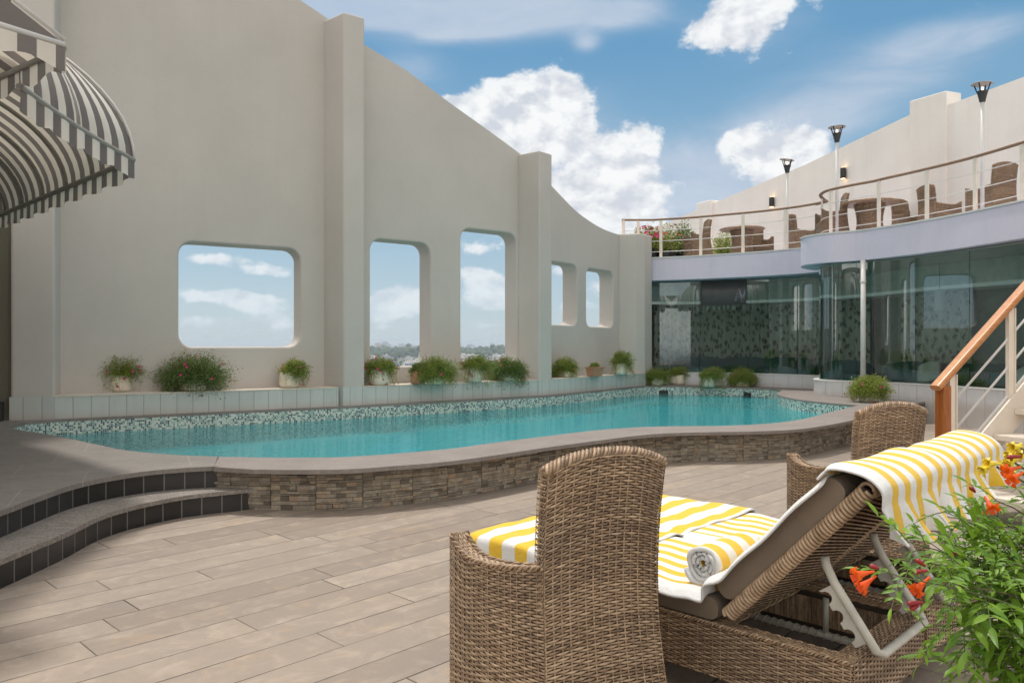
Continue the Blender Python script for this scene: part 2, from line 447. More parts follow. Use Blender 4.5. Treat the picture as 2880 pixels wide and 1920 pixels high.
def m_curtain():
    b = mat('floral_curtain'); uv = b.uv()
    w = b.noise(uv, 5, 3, .6, 0, None, 1)
    q = b.vm('ADD', uv, b.vm('SCALE', b.vm('SUBTRACT', w, (.5, .5, .5)), .16))
    vo = b.n('ShaderNodeTexVoronoi', {'Vector': b.n('ShaderNodeMapping', {0: q, 'Scale': (7.5, 5.0, 1), 'Rotation': (0, 0, .5)}).outputs[0], 'Scale': 1.0, 'Randomness': 1.0}, voronoi_dimensions='2D')
    f = b.mr(b.m('ADD', vo.outputs['Distance'], b.m('MULTIPLY', b.m('SUBTRACT', b.noise(q, 14, 4, .7, 2.2), .5), 1.5)), .18, .34, 1, 0)
    c = b.mix(f, (.56, .54, .47), b.mix(b.wn(vo.outputs['Color']), (.04, .075, .055), (.12, .07, .04)))
    return surf(b, c, .9, None, .1)
def m_emit(name, col, k):
    b = mat(name); e = b.n('ShaderNodeEmission', {0: (*col, 1), 1: k}); b.t.links.new(e.outputs[0], b.out.inputs[0]); return b.mat
def m_city(name, kind):
    b = mat(name); r = b.rnd(); p = b.obj()
    if kind == 'house':
        c = b.ramp(r, [(0, (.55, .53, .50)), (.3, (.72, .71, .69)), (.5, (.42, .33, .28)), (.6, (.66, .66, .68)), (.8, (.45, .46, .50)), (.92, (.16, .27, .45)), (1, (.6, .5, .42))])
        s = b.sep(p); row = b.m('FRACT', b.m('DIVIDE', s[2], 3.1)); col = b.m('FRACT', b.m('DIVIDE', b.m('ADD', s[0], s[1]), 3.4))
        w = b.m('MULTIPLY', b.m('MULTIPLY', b.m('GREATER_THAN', row, .35), b.m('LESS_THAN', row, .78)), b.m('GREATER_THAN', col, .55))
        nz = b.sep(b.n('ShaderNodeNewGeometry').outputs['Normal'])[2]
        w = b.m('MULTIPLY', w, b.m('LESS_THAN', nz, .5))
        return surf(b, b.mix(w, c, (.06, .07, .08)), .8)
MAT = dict(
    deck=m_deck(), granite=m_granite('granite_coping', (.178, .153, .139), (.285, .248, .226), 130),
    platform=m_granite('granite_platform', (.150, .135, .122), (.255, .228, .203), 150, .7, .55),
    tread=m_granite('granite_tread', (.12, .105, .092), (.34, .30, .265), 70, .8),
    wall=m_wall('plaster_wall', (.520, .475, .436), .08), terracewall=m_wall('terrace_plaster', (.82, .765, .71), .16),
    olive=m_wall('olive_shade_render', (.16, .145, .11), .2), fascia=m_wall('fascia_paint', (.63, .585, .69), .22),  # olive: the return wall's shade is put into its base colour
    tile=m_tile('ledge_tile', (.50, .505, .48), .215, .75, (.25, .22, .19), .22, .05, .2, .007, .36),
    whitetile=m_tile('plinth_tile', (.62, .61, .615), .34, .7, (.36, .31, .27), .3, .04, .2, .008, .36),
    blacktile=m_tile('black_riser_tile', (.022, .021, .021), .152, .8, (.21, .19, .17), .3, .35, .3, .006),
    cream=plain('cream_ledge', (.60, .53, .45), .8, .1, 5, .2, .2), mosaic=m_mosaic(), wicker=m_wicker(k=1.3), wickerdark=plain('wicker_backing', (.055, .038, .025), .8),
    towel=m_towel(), awning=m_awning(), basin=m_basin(), water=m_water(), stone=m_stone(), mortar=plain('stone_backing', (.05, .042, .035), .9),
    glass=m_glass(), cushion=m_fabric('taupe_cushion', (.215, .165, .122)), sofa=m_fabric('teal_sofa', (.012, .075, .085)), curtain=m_curtain(),
    white=plain('white_paint', (.66, .64, .62), .4, .08, 4, .5, .1), stair=plain('stair_paint', (.74, .66, .57), .45, .06, 6, .5, .12, 40),
    tube=plain('aged_white_tube', (.52, .50, .44), .45, .14, 14, .5, .1), teak=m_wood('teak', (.36, .125, .035), (.52, .24, .085), 1.2, .35),
    newel=m_wood('teak_post', (.24, .065, .012), (.42, .14, .030), 1.2, .3, (12, 12, 1)), oldteak=m_wood('weathered_teak', (.17, .095, .055), (.30, .18, .11), 1, .6),
    pot=plain('white_pot', (.70, .63, .51), .55, .1, 9, .4, .1), clay=plain('terracotta', (.42, .22, .13), .75, .12, 10, .3, .15), soil=plain('soil', (.05, .035, .025), .95),
    iron=plain('dark_iron', (.035, .033, .032), .5, .2, 20), frame=plain('grey_frame', (.24, .23, .205), .45, .1, 12),
    leafA=m_leaf('fine_foliage', (.110, .160, .024), (.350, .405, .085), .34), leafB=m_leaf('vine_leaf', (.050, .140, .012), (.235, .390, .040), .33, 9),
    leafD=m_leaf('dark_foliage', (.060, .105, .025), (.215, .280, .075), .28), stem=plain('green_stem', (.10, .13, .045), .6), twig=plain('brown_twig', (.11, .075, .045), .8),
    pink=plain('magenta_petal', (.52, .012, .13), .5, .2, 30), red=plain('red_petal', (.42, .05, .03), .5, .2, 30), orange=m_leaf('orange_petal', (.70, .058, .006), (.82, .15, .010), .3, 20),
    bud=plain('dark_red_bud', (.26, .014, .016), .4, .2, 30), yellow=plain('yellow_petal', (.80, .58, .03), .5, .1, 30), lobby=plain('room_wall', (.30, .30, .28), .8),
    ceiling=plain('room_ceiling', (.62, .64, .60), .8), carpet=plain('room_floor', (.07, .07, .075), .8), sign=plain('sign_board', (.095, .082, .08), .5, .15, 5), signmark=plain('sign_mark', (.33, .29, .34), .5),
    black=plain('black_metal', (.02, .02, .02), .4), cove=m_emit('cove_light', (.8, 1.0, .96), .18), bulb=m_emit('warm_bulb', (1.0, .62, .28), 6.0), house=m_city('city_house', 'house'),
    cityground=plain('city_ground', (.13, .135, .10), .95, .35, .004), farleaf=plain('far_foliage', (.045, .075, .032), .9, .4, .02), cap=plain('lamp_cap', (.42, .40, .38), .35))
# ------------------------------------------------------------------ plan of the roof terrace (metres, camera at the origin looking along +Y)
E = [V(p) for p in ((-6.53, 9.95), (-6.07, 10.14), (-2.79, 12.20), (-1.14, 13.35), (.53, 14.73), (.79, 15.03), (3.16, 18.20))]
LZ, CZ = .655, .35                         # planting ledge and coping heights
# pool rim, seen from the house round to the boundary wall
POOLF = cr([(-6.10, 9.36), (-5.83, 8.96), (-4.99, 8.33), (-4.11, 7.58), (-3.6, 7.16), (-2.96, 6.86), (-2.27, 6.73), (-1.79, 6.72), (-1.385, 6.79), (-.64, 7.24), (-.187, 7.72), (.524, 8.42), (1.0, 8.85), (1.55, 9.17), (2.0, 9.27), (2.59, 9.32), (3.19, 9.57), (3.77, 10.05), (4.48, 10.94), (5.62, 12.42)], 4)
POOLR = cr([(5.42, 12.75), (5.19, 13.4), (5.12, 14.0), (5.16, 14.7), (5.34, 15.4), (5.80, 16.40)], 4)
POOLB = cr([(5.72, 16.92), (5.15, 17.42), (4.49, 17.80), (3.75, 18.08), (3.10, 18.02)], 3)
nA, nB_, nC = V((-.532, .847)), V((-.606, .795)), V((-.8, .6))
POOLW = [E[5] - nC * .10 + V((.02, .0)), E[4] - nB_ * .10, E[3] - nB_ * .10, E[2] - nA * .09, V((-6.02, 10.06)), V((-6.2, 9.75))]
POOL = [V(p) for p in POOLF] + POOLR + POOLB + POOLW
WALLO = cr([(-2.66, 6.20), (-2.36, 6.15), (-2.05, 6.11), (-1.6, 6.09), (-1.257, 6.14), (-.989, 6.27), (-.574, 6.5), (-.166, 6.87), (.295, 7.36), (.937, 7.97), (1.38, 8.36), (1.66, 8.53), (2.1, 8.66), (2.68, 8.73), (3.22, 8.90), (3.7, 9.25), (4.48, 10.05), (5.3, 11.05), (6.1, 12.1), (6.65, 12.75), (7.10, 13.15)], 5)
S1 = cr([(-2.06, 6.27), (-2.30, 6.12), (-2.56, 5.93), (-2.76, 5.60), (-2.84, 5.25), (-2.81, 4.75), (-2.82, 4.2), (-2.84, 3.4), (-2.86, 1.0), (-2.86, -3)], 6)
S2 = cr([(-2.36, 6.28), (-2.62, 6.20), (-2.90, 6.02), (-3.08, 5.72), (-3.15, 5.4), (-3.13, 4.95), (-3.10, 4.5), (-3.12, 3.6), (-3.14, 1.0), (-3.14, -3)], 6)
PLINL = cr([(3.62, 18.82), (4.2, 18.62), (4.7, 18.40), (5.25, 18.10), (5.87, 17.69), (6.35, 17.25), (6.64, 16.78), (6.74, 16.3)], 5)
PLINR = cr([(6.62, 15.95), (6.22, 15.58), (5.98, 15.15), (5.94, 14.75), (6.12, 14.42), (6.45, 14.10), (6.78, 13.70), (7.03, 13.25), (7.28, 12.4), (7.52, 11.5), (7.82, 10.2), (8.05, 8.5), (8.2, 6.5), (8.25, 4.5)], 6)
FASC = cr([(3.30, 18.62), (3.6, 18.48), (4.2, 18.24), (4.9, 17.82), (5.6, 17.36), (6.15, 16.85), (6.46, 16.4), (6.52, 16.12)], 5)
FASCR = cr([(6.2, 15.86), (5.88, 15.5), (5.72, 15.1), (5.74, 14.75), (5.98, 14.40), (6.42, 14.02), (6.84, 13.2), (7.16, 12.35), (7.38, 11.35), (7.66, 10.0), (7.88, 8.2), (8.0, 6.3), (8.05, 4.3)], 6)
FZ0, FZ1 = 2.875, 3.42

# deck ------------------------------------------------------------
m = MB()
deck_edge = [(-3.0, -8)] + [(p.x - .10, p.y + .02) for p in reversed(S1[:-1])] + [(p.x, p.y) for p in off(WALLO, .18)[11:]] + [(p.x + .06, p.y) for p in PLINR if p.y < 13.2] + [(8.3, -8)]
m.flat(deck_edge, 0)
tag(part('deck', m, MAT['deck']), kind='structure')
# raised granite terrace left of the pool ---------------------------
m = MB()
cutA, cutB = V((-2.42, 6.20)), V((-2.60, 6.785))
left = [cutA] + [V((p.x + .035, p.y - .02)) for p in S2[1:]] + [V((-9.5, -3)), V((-9.5, 9.3)), V((-6.72, 9.9)), V((-6.53, 9.95)), V((-6.2, 9.75))] + [p for p in POOLF if p.x < -2.62] + [cutB]
m.prism(left, CZ - .035, CZ)
tag(part('raised_terrace', m, MAT['platform'], bevel=.006), kind='structure')

# two curved steps ---------------------------------------------------
steps = T('curved_steps', 'two curved granite steps with black tiled risers up to the pool terrace', 'steps', (-2.8, 5.2, 0))
def tread(front, back, z):
    mm = MB(); mm.prism([(p.x, p.y) for p in front] + [(p.x, p.y) for p in reversed(back)], z - .03, z); return mm
f1 = [V((p.x + .035, p.y - .02)) for p in S1]; f1[0] = V((-2.0, 6.24))
b1 = [V((p.x - .05, p.y + .03)) for p in S2]
part('tread', tread(f1, b1, .175), MAT['tread'], steps, bevel=.005)
m = MB(); m.strip(S1, 0, .145); part('riser', m, MAT['blacktile'], steps)
m = MB(); m.strip(S2, .175, CZ - .034); part('riser', m, MAT['blacktile'], steps)

# swimming pool --------------------------------------------------------
pool = T('swimming_pool', 'raised swimming pool with stone clad front wall, granite coping and mosaic rim', 'swimming pool', (0, 8, 0))
m = MB()
cop = [cutA, V((-2.05, 6.075))] + [V((p.x, p.y - .03)) for p in WALLO[11:]] + [V(p) for p in reversed([q for q in PLINR if q.y > 13.1])] + [V(p) for p in reversed(PLINL)] + [E[6], E[5], E[4], E[3], E[2], E[1], E[0] + V((.05, .0)), V((-6.2, 9.75))]
# outer loop closed along the terrace joint by the pool rim left of the cut
rim = [p for p in POOLF if p.x > -2.62]
outer = [cutA] + cop[1:] + [p for p in reversed(POOLW)][1:]
ring_out = [V((p[0], p[1])) for p in cop[:-1]]
ring_in = [V((-6.2, 9.75))] + list(reversed(POOLW[:-1])) + list(reversed(POOLB)) + list(reversed(POOLR)) + list(reversed(rim)) + [cutB]
m.prism(ring_out + ring_in, CZ - .035, CZ)
part('coping', m, MAT['granite'], pool, bevel=.007)
m = MB(); m.strip(POOL, -.12, CZ - .035, closed=True); part('mosaic_band', m, MAT['mosaic'], pool)
m = MB(); m.strip(POOL, -1.15, -.12, closed=True); m.flat([(p.x, p.y) for p in POOL], -1.15); part('basin', m, MAT['basin'], pool)
rng = random.Random(3)
# stepped benches under water at the shallow left end
m = MB()
for k, (w, z) in enumerate(((1.6, -.10), (2.5, -.42))):
    q = [p for p in POOLF if p.x < -5.9 + w * 1.55]
    e = q[-1]
    m.prism([(p.x, p.y) for p in q] + [(e.x + .35, e.y + 1.2), (-5.0 + w * .9, 9.9 + w * .45), (-6.02, 10.04), (-6.18, 9.75)], -1.14, z)
part('entry_step', m, MAT['mosaic'], pool)
# stone cladding: every ledger stone its own block
def cladding(path, z0, z1, depth, rng):
    mm = MB(); P = walk(path, .01); n = len(P) - 1
    k = 0
    while k < n - 6:
        w = rng.randint(32, 44); e = min(k + w, n)
        zz = z0
        while zz < z1 - .008:
            h = min(rng.choice((.015, .019, .022, .025, .029, .034, .042)), z1 - zz)
            a = k
            while a < e:
                L = rng.randint(9, 38); bb = min(a + L, e)
                if e - bb < 6: bb = e
                d = depth * (.55 + rng.random() * .9); d2 = d + rng.uniform(-.004, .004)
                g = .0022
                for s0 in range(a, bb, 8):
                    s1 = min(s0 + 8, bb)
                    if bb - s1 < 3: s1 = bb
                    pa, pb = P[s0], P[s1]; t = (pb - pa).normalized(); nn = V((t.y, -t.x))
                    ga = g if s0 == a else -.0005; gb = g if s1 == bb else -.0005
                    pa2, pb2 = pa + t * ga, pb - t * gb
                    i = []
                    for (p, dd) in ((pa2, d), (pb2, d2)):
                        for z in (zz + g * .7, zz + h - g * .7):
                            i.append(mm.vert((p.x, p.y, z))); q = p + nn * (dd + rng.uniform(-.002, .002)); i.append(mm.vert((q.x, q.y, z)))
                    mm.face((i[1], i[5], i[7], i[3])); mm.face((i[3], i[7], i[6], i[2])); mm.face((i[0], i[4], i[5], i[1]))
                    if s0 == a: mm.face((i[0], i[1], i[3], i[2]))
                    if s1 == bb: mm.face((i[5], i[4], i[6], i[7]))
                    if s1 == bb: break
                a = bb
            zz += h
        k = e
    return mm
face = off(WALLO, .115)
part('stone_cladding', cladding(face, 0, CZ - .036, .015, rng), MAT['stone'], pool)
m = MB(); m.strip(off(WALLO, .12), 0, CZ - .034); part('backing_wall', m, MAT['mortar'], pool)
# skimmer mouths in the far rim
for (px0, px1) in ((1854, 1881), (2092, 2115)):
    a = [p for p in walk(POOLB, .02)]
    a = [p for p in a if px0 <= CX + p.x / p.y * F <= px1]
    c = a[len(a) // 2]; t = (a[0] - a[-1]).normalized()
    ang = math.atan2(t.y, t.x); nrm = V((t.y, -t.x))
    if nrm.y > 0: nrm = -nrm
    q = c + nrm * .004
    m = MB(); m.box((q.x, q.y, .205), ((a[0] - a[-1]).length, .008, .085), ang)
    sk = part('skimmer_mouth', m, MAT['black'], pool)
    m = MB(); q = c + nrm * .012; m.box((q.x, q.y, .150), ((a[0] - a[-1]).length + .01, .012, .016), ang); part('skimmer_lip', m, MAT['black'], sk)
m = MB(); m.flat([(p.x, p.y) for p in POOL], .148); tag(part('pool_water', m, MAT['water']), kind='structure')

# boundary wall with openings -------------------------------------------
bw = T('boundary_wall', 'tall curved pale plaster wall with five rounded openings and tapering piers', 'wall', (-1, 13.5, 0))
TH = .38
def panel(o, d, n, outer, holes):
    """wall slab with openings; the arrises of the openings are rounded"""
    R = .035
    g = lambda a, b, t: (o.x + d.x * a + n.x * t, o.y + d.y * a + n.y * t, b)
    mm = MB()
    for t, grow in ((0, R), (TH, 0)):
        hs_ = [rrect(h[0] - grow, h[1] + grow, h[2] - grow, h[3] + grow, h[4] + grow, 8) for h in holes]
        loops = [[V((p[0], p[1], 0)) for p in l] for l in [outer] + hs_]; flat = [p for l in loops for p in l]
        ids = [mm.vert(g(p.x, p.y, t)) for p in flat]
        for tr in tessellate_polygon(loops):
            q = [flat[k] for k in tr]
            if ((q[1] - q[0]).cross(q[2] - q[0]).z > 0) != (t == 0): tr = (tr[0], tr[2], tr[1])
            mm.face([ids[k] for k in tr])
    no = len(outer)
    for k in range(no):
        a, b = outer[k], outer[(k + 1) % no]
        mm.poly([g(a[0], a[1], 0), g(a[0], a[1], TH), g(b[0], b[1], TH), g(b[0], b[1], 0)])
    for h in holes:
        rings = []
        for t, grow in [(R * (1 - math.cos(q * PI / 8)), R * (1 - math.sin(q * PI / 8))) for q in range(5)] + [(TH, 0)]:
            rings.append([mm.vert(g(p[0], p[1], t)) for p in rrect(h[0] - grow, h[1] + grow, h[2] - grow, h[3] + grow, h[4] + grow, 8)])
        for A, B in zip(rings, rings[1:]):
            for j in range(len(A)): mm.face((A[j], A[(j + 1) % len(A)], B[(j + 1) % len(A)], B[j]), None, 0, True)
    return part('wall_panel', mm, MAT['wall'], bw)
oA, dA = V((-6.34, 10.56)), V((.847, .532))
panel(oA, dA, nA, [(-.9, CZ - .1), (4.1, CZ - .1), (4.1, 6.62), (3.89, 6.715), (3.43, 6.91), (2.9, 7.14), (2.2, 7.45), (1.2, 7.85), (.3, 8.15), (-.9, 8.4)], [(1.61, 3.44, 1.30, 2.88, .2)])
oB, dB = V((-3.09, 12.60)), V((.795, .606))
panel(oB, dB, nB_, [(.2, CZ - .1), (4.35, CZ - .1), (4.35, 4.98), (4.07, 5.10), (3.2, 5.47), (2.42, 5.79), (1.51, 6.19), (.75, 6.43), (.2, 6.58)], [(.837, 2.026, .948, 3.155, .2), (2.696, 4.0, .948, 3.505, .2)])
oC, dC = V((.39, 15.33)), V((.6, .8))
prof = cr([(0, 5.0), (.45, 4.76), (.84, 4.58), (1.588, 4.27), (2.2, 4.10), (2.75, 4.0), (3.3, 3.95), (4.2, 3.93)], 4)
panel(oC, dC, nC, [(0, CZ - .1), (4.2, CZ - .1)] + [(p.x, p.y) for p in reversed(prof)], [(.52, 1.727, 1.75, 3.06, .17), (2.12, 3.33, 1.735, 3.03, .17)])
def pilaster(plan, ztop, tplan, bev=.03):
    mm = MB(); mm.prism(plan, CZ - .02, ztop)
    p = part('pilaster', mm, MAT['wall'], bw, bevel=bev, seg=3, recalc=True)
    m2 = MB(); m2.strip(tplan, CZ, LZ, mi=0, sm=False)
    part('tile_base', m2, MAT['tile'], p)
fB1, fB2 = E[2] + dB * .114, E[2] + dB * .483
pilaster([(-6.53, 9.96), (-6.07, 10.15), (-6.34, 10.8), (-6.9, 10.6)], 8.6, [(-6.56, 9.99), (-6.535, 9.935), (-6.06, 10.125), (-6.10, 10.2)])
pilaster([(-3.10, 12.60), fB1, fB2, (-2.77, 12.97), (-3.2, 13.0)], 6.67, [(-2.95, 12.45), fB1 - nB_ * .015 + V((-.015, 0)), fB2 - nB_ * .015 + dB * .012, fB2 + nB_ * .2 + dB * .012])
pilaster([(.119, 15.05), E[4], E[5], (.42, 15.36), (.0, 15.45)], 5.07, [(.25, 14.93), E[4] - nB_ * .015 + V((-.012, 0)), E[5] - nC * .012, E[5] + nC * .2])
pilaster([(2.53, 18.18), (2.95, 18.12), (3.16, 18.20), (3.40, 18.53), (2.9, 18.95), (2.4, 18.7)], 3.96, [(2.75, 18.13), (2.95, 18.1), (3.17, 18.19), (3.41, 18.53)], .04)
def ledge(a, b, n, e0=0, e1=0, dep=.5):
    mm = MB(); mm.strip([a, b], CZ, LZ - .012, sm=False); o = part('planting_ledge', mm, MAT['tile'], bw)
    q = MB(); t = (b - a).normalized(); f = -n * .008
    q.prism([a + f, b + f, b + n * dep, a + n * dep], LZ - .014, LZ); part('ledge_top', q, MAT['cream'], o)
ledge(E[1], E[2] + dB * .02, nA); ledge(E[2] + dB * .47, E[4] - dB * .02, nB_); ledge(E[5] + dC * .01, E[6] - dC * .01, nC)

# render wall with shade painted into its colour, and plinth block, far left
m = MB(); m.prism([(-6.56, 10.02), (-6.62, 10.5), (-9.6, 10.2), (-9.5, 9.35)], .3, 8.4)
sw = T('return_wall', 'rendered return wall left of the pale wall, its shade painted in as dark olive', 'wall', (-8, 9.8, 0)); part('wall_body', m, MAT['olive'], sw)
m = MB(); m.box((-6.68, 9.86, .47), (.20, .10, .26), .2); part('plinth_block', m, MAT['black'], sw, bevel=.01)

# house side on the left that carries the awnings (outside the frame)
Lx, Wx = V((-.73, .68)), V((.68, .73))
m = MB(); a = V((-4.05, 4.93)); b_ = a + Lx * 6.4
m.prism([a, b_, b_ - Wx * 3, a - Wx * 3], CZ - .02, 4.1)
hs = T('side_building', 'pale rendered side building that carries the striped awnings', 'building', (a.x, a.y, 0)); part('wall_body', m, MAT['wall'], hs)

# ------------------------------------------------------------------ glazed lounge under the upper terrace
lb = T('lounge_building', 'low curved lounge building with green tinted glass and white roof band', 'building', (6, 16, 0))
jn = PLINL + PLINR
m = MB(); m.strip(PLINL, CZ - .36, LZ - .02); m.strip([PLINL[-1], PLINR[0]], 0, LZ - .02); m.strip(PLINR, -.02, LZ - .02, u0=.1)
pl = part('tiled_plinth', m, MAT['whitetile'], lb)
m = MB(); inn = off(jn, .28)
m.prism([(p.x, p.y) for p in off(jn, -.012)] + [(p.x, p.y) for p in reversed(inn)], LZ - .022, LZ)
part('sill', m, MAT['white'], pl, bevel=.004)
slab = [(p.x, p.y) for p in FASC + FASCR] + [(11.5, 4.3), (11.5, 12), (9.6, 17.2), (7.8, 20.6), (6.4, 23.6), (3.2, 23.6), (2.7, 19.2)]
m = MB(); m.prism(slab, FZ0, FZ1); part('roof_slab', m, MAT['fascia'], lb, bevel=.012, recalc=True)
m = MB(); fo = FASC + FASCR; m.prism([(p.x, p.y) for p in off(fo, -.018)] + [(p.x, p.y) for p in reversed(off(fo, .2))], FZ1 - .006, FZ1 + .022); part('edge_flashing', m, MAT['white'], lb)
GL, GR = off(PLINL, .09), off(PLINR, .09)
def tanpx(px): return (px - CX) / F
gw = walk(GL, .01); gr = walk(GR, .01)
def pane(P):
    if len(P) < 2: return
    q = P[:-3:6] + [P[-1]]
    mm = MB(); mm.strip(q, LZ + .004, FZ0 - .006); part('glass_panel', mm, MAT['glass'], lb)
for a, b2 in ((1838, 1967.6), (1968.2, 2104.6), (2105.2, 2242.6), (2243.2, 2400)):
    pane([p for p in gw if tanpx(a) <= p.x / p.y <= tanpx(b2)])
k0 = min(range(len(gr)), key=lambda k: gr[k].x)
pane(gr[:k0 - 4]); pane([p for p in gr[k0:] if p.x / p.y <= tanpx(2409)])
for a, b2 in ((2410, 2573), (2573.8, 2727), (2727.8, 2900), (2903, 3200), (3204, 4000)):
    pane([p for p in gr[k0:] if tanpx(a) <= p.x / p.y <= tanpx(b2)])
# room behind the glass
BACK = cr([(3.35, 20.3), (4.5, 20.35), (5.8, 19.9), (7.0, 19.0), (7.9, 17.7), (8.3, 16.3), (8.5, 14.8), (9.0, 13.4), (9.5, 12.0), (9.9, 10.2), (10.2, 8), (10.3, 4.5)], 5)
m = MB(); rm = [(p.x, p.y) for p in jn] + [(p.x, p.y) for p in reversed(BACK)]
m.flat(rm, .32); part('room_floor', m, MAT['carpet'], lb)
m = MB(); m.strip(off(BACK, .25), .3, FZ0); m.strip([(3.3, 18.7), (3.3, 20.6)], .3, FZ0); part('room_wall', m, MAT['lobby'], lb)
m = MB(); m.flat(rm, FZ0 - .02); part('room_ceiling', m, MAT['ceiling'], lb)
bk = off(BACK, -.55); m = MB(); m.prism([(p.x, p.y) for p in bk] + [(p.x, p.y) for p in reversed(off(BACK, .2))], 2.36, FZ0 - .03); part('bulkhead', m, MAT['ceiling'], lb)
m = MB(); m.strip(off(BACK, -.56), 2.365, 2.43); part('cove_light', m, MAT['cove'], lb)
m = MB(); c = V((6.44, 14.02)); m.tube([(c.x, c.y, LZ), (c.x, c.y, FZ0)], .047, 14); part('post', m, MAT['white'], lb)
m = MB(); m.tube([(c.x, c.y, FZ0 - .42), (c.x, c.y, FZ0 - .38)], .056, 14); part('pipe_collar', m, MAT['white'], lb)
# pleated curtains, each hung between two glazing joints
bkw = walk(off(BACK, -.12), .02)
lab = ['floral curtain behind the leftmost lounge pane', 'floral curtain hanging below the dark sign board', 'floral curtain behind the pane right of the sign', 'floral curtain at the inner corner of the glass', 'floral curtain behind the white pole', 'floral curtain behind the stair handrail']
for k, (a, b2) in enumerate(((1838, 1968.5), (1967.5, 2105.5), (2104.5, 2243.5), (2242.5, 2331.5), (2330.5, 2450), (2540, 2740))):
    P = [p for p in bkw if tanpx(a) <= p.x / p.y <= tanpx(b2)]
    if len(P) < 4: continue
    Q = []; u = 0
    for i, p in enumerate(P):
        t = (P[min(i + 1, len(P) - 1)] - P[max(i - 1, 0)]).normalized()
        Q.append(p + V((-t.y, t.x)) * (.05 * math.sin(i * .02 * 26 + k)))
    m = MB(); m.strip(Q, .4, 2.38)
    cu = T('floral_curtain', lab[k], 'curtain', (P[0].x, P[0].y, .4), 0, 'floral curtains in the lounge')
    part('drape', m, MAT['curtain'], cu); m = MB(); m.tube([(p.x, p.y, 2.375) for p in P[::6] + [P[-1]]], .012, 6); part('curtain_rail', m, MAT['white'], cu)
# sofas along the glass
def sofa(px, inset, w, label):
    P = gw if px < 2300 else gr[k0:]
    i = min(range(len(P)), key=lambda k: abs(P[k].x / P[k].y - tanpx(px)))
    t = (P[min(i + 5, len(P) - 1)] - P[max(i - 5, 0)]).normalized(); n = V((-t.y, t.x)); c = P[i] + n * inset
    an = math.atan2(t.y, t.x)
    o = T('sofa', label, 'sofa', (c.x, c.y, .32), an, 'teal sofas along the lounge glass')
    m = MB(); m.box((0, .42, .20), (w, .78, .30)); part('seat', m, MAT['sofa'], o, local=True, bevel=.05)
    m = MB()
    pr = [(-w / 2, .3), (-w / 2, .56), (-w / 2 + .1, .66), (-w / 4, .70), (0, .715), (w / 4, .70), (w / 2 - .1, .66), (w / 2, .56), (w / 2, .3)]
    m.prism(pr, 0, .2, lambda a, b, d: (a, d, b)); part('backrest', m, MAT['sofa'], o, local=True, bevel=.05, recalc=True)
    for s_ in (-1, 1):
        m = MB(); m.box((s_ * (w / 2 - .08), .45, .38), (.16, .7, .22)); part('armrest', m, MAT['sofa'], o, local=True, bevel=.05)
    return o
sofa(1960, .25, 1.3, 'teal sofa behind the glass, beside the far pots'); sofa(2085, .25, 1.35, 'teal sofa below the dark sign board'); sofa(2200, .25, 1.3, 'teal sofa behind the pane right of the sign')
sofa(2350, .3, 1.0, 'teal sofa in the rounded glass corner'); sofa(2560, .3, 1.5, 'teal sofa behind the glass left of the stair handrail'); sf = sofa(2740, .3, 1.7, 'long teal sofa behind the stair rods, dark letters on its back')
fc = bpy.data.curves.new('lettering', 'FONT'); fc.body = 'DIVA'; fc.size = .17; fc.extrude = .002; fc.align_x = 'CENTER'
ft = bpy.data.objects.new('lettering_text', fc); C.objects.link(ft); bpy.context.view_layer.update()
fm = bpy.data.meshes.new_from_object(ft.evaluated_get(bpy.context.evaluated_depsgraph_get())); bpy.data.objects.remove(ft)
fm.materials.clear(); fm.materials.append(MAT['bud']); fo_ = bpy.data.objects.new('lettering', fm); C.objects.link(fo_); fo_.parent = sf; fo_.location = (-.15, -.008, .44); fo_.rotation_euler = (PI / 2, 0, 0)
for (px, z, lb_) in ((2590, .86, 'white cushion standing on the sofa left of the handrail'), (2868, .86, 'white cushion on the sofa at the right picture edge')):
    i = min(range(k0, len(gr)), key=lambda k: abs(gr[k].x / gr[k].y - tanpx(px))); t = (gr[i + 5] - gr[i - 5]).normalized(); c = gr[i] + V((-t.y, t.x)) * .2
    m = MB(); m.grid(8, 8, lambda a, b: (c.x + t.x * (a - .5) * .42, c.y + t.y * (a - .5) * .42, z + (b - .5) * .34 * (1 - .25 * abs(2 * a - 1) ** 2) + .10 * (a - .5)), None)
    o = part('cushion', m, MAT['white'], solid=.08); tag(o, lb_, 'cushion')
# pendant lamp in the room
m = MB(); m.lathe([(.085, 0), (.09, .04), (.09, .36), (.085, .40)], (8.0, 14.3, 1.95), 16); o = T('pendant_lamp', 'white cylinder pendant lamp hanging inside the lounge', 'lamp', (8.0, 14.3, 1.95)); part('lamp_shade', m, MAT['white'], o)
m = MB(); m.tube([(8.0, 14.3, 2.35), (8.0, 14.3, FZ0 - .02)], .006, 5); part('cord', m, MAT['black'], o)
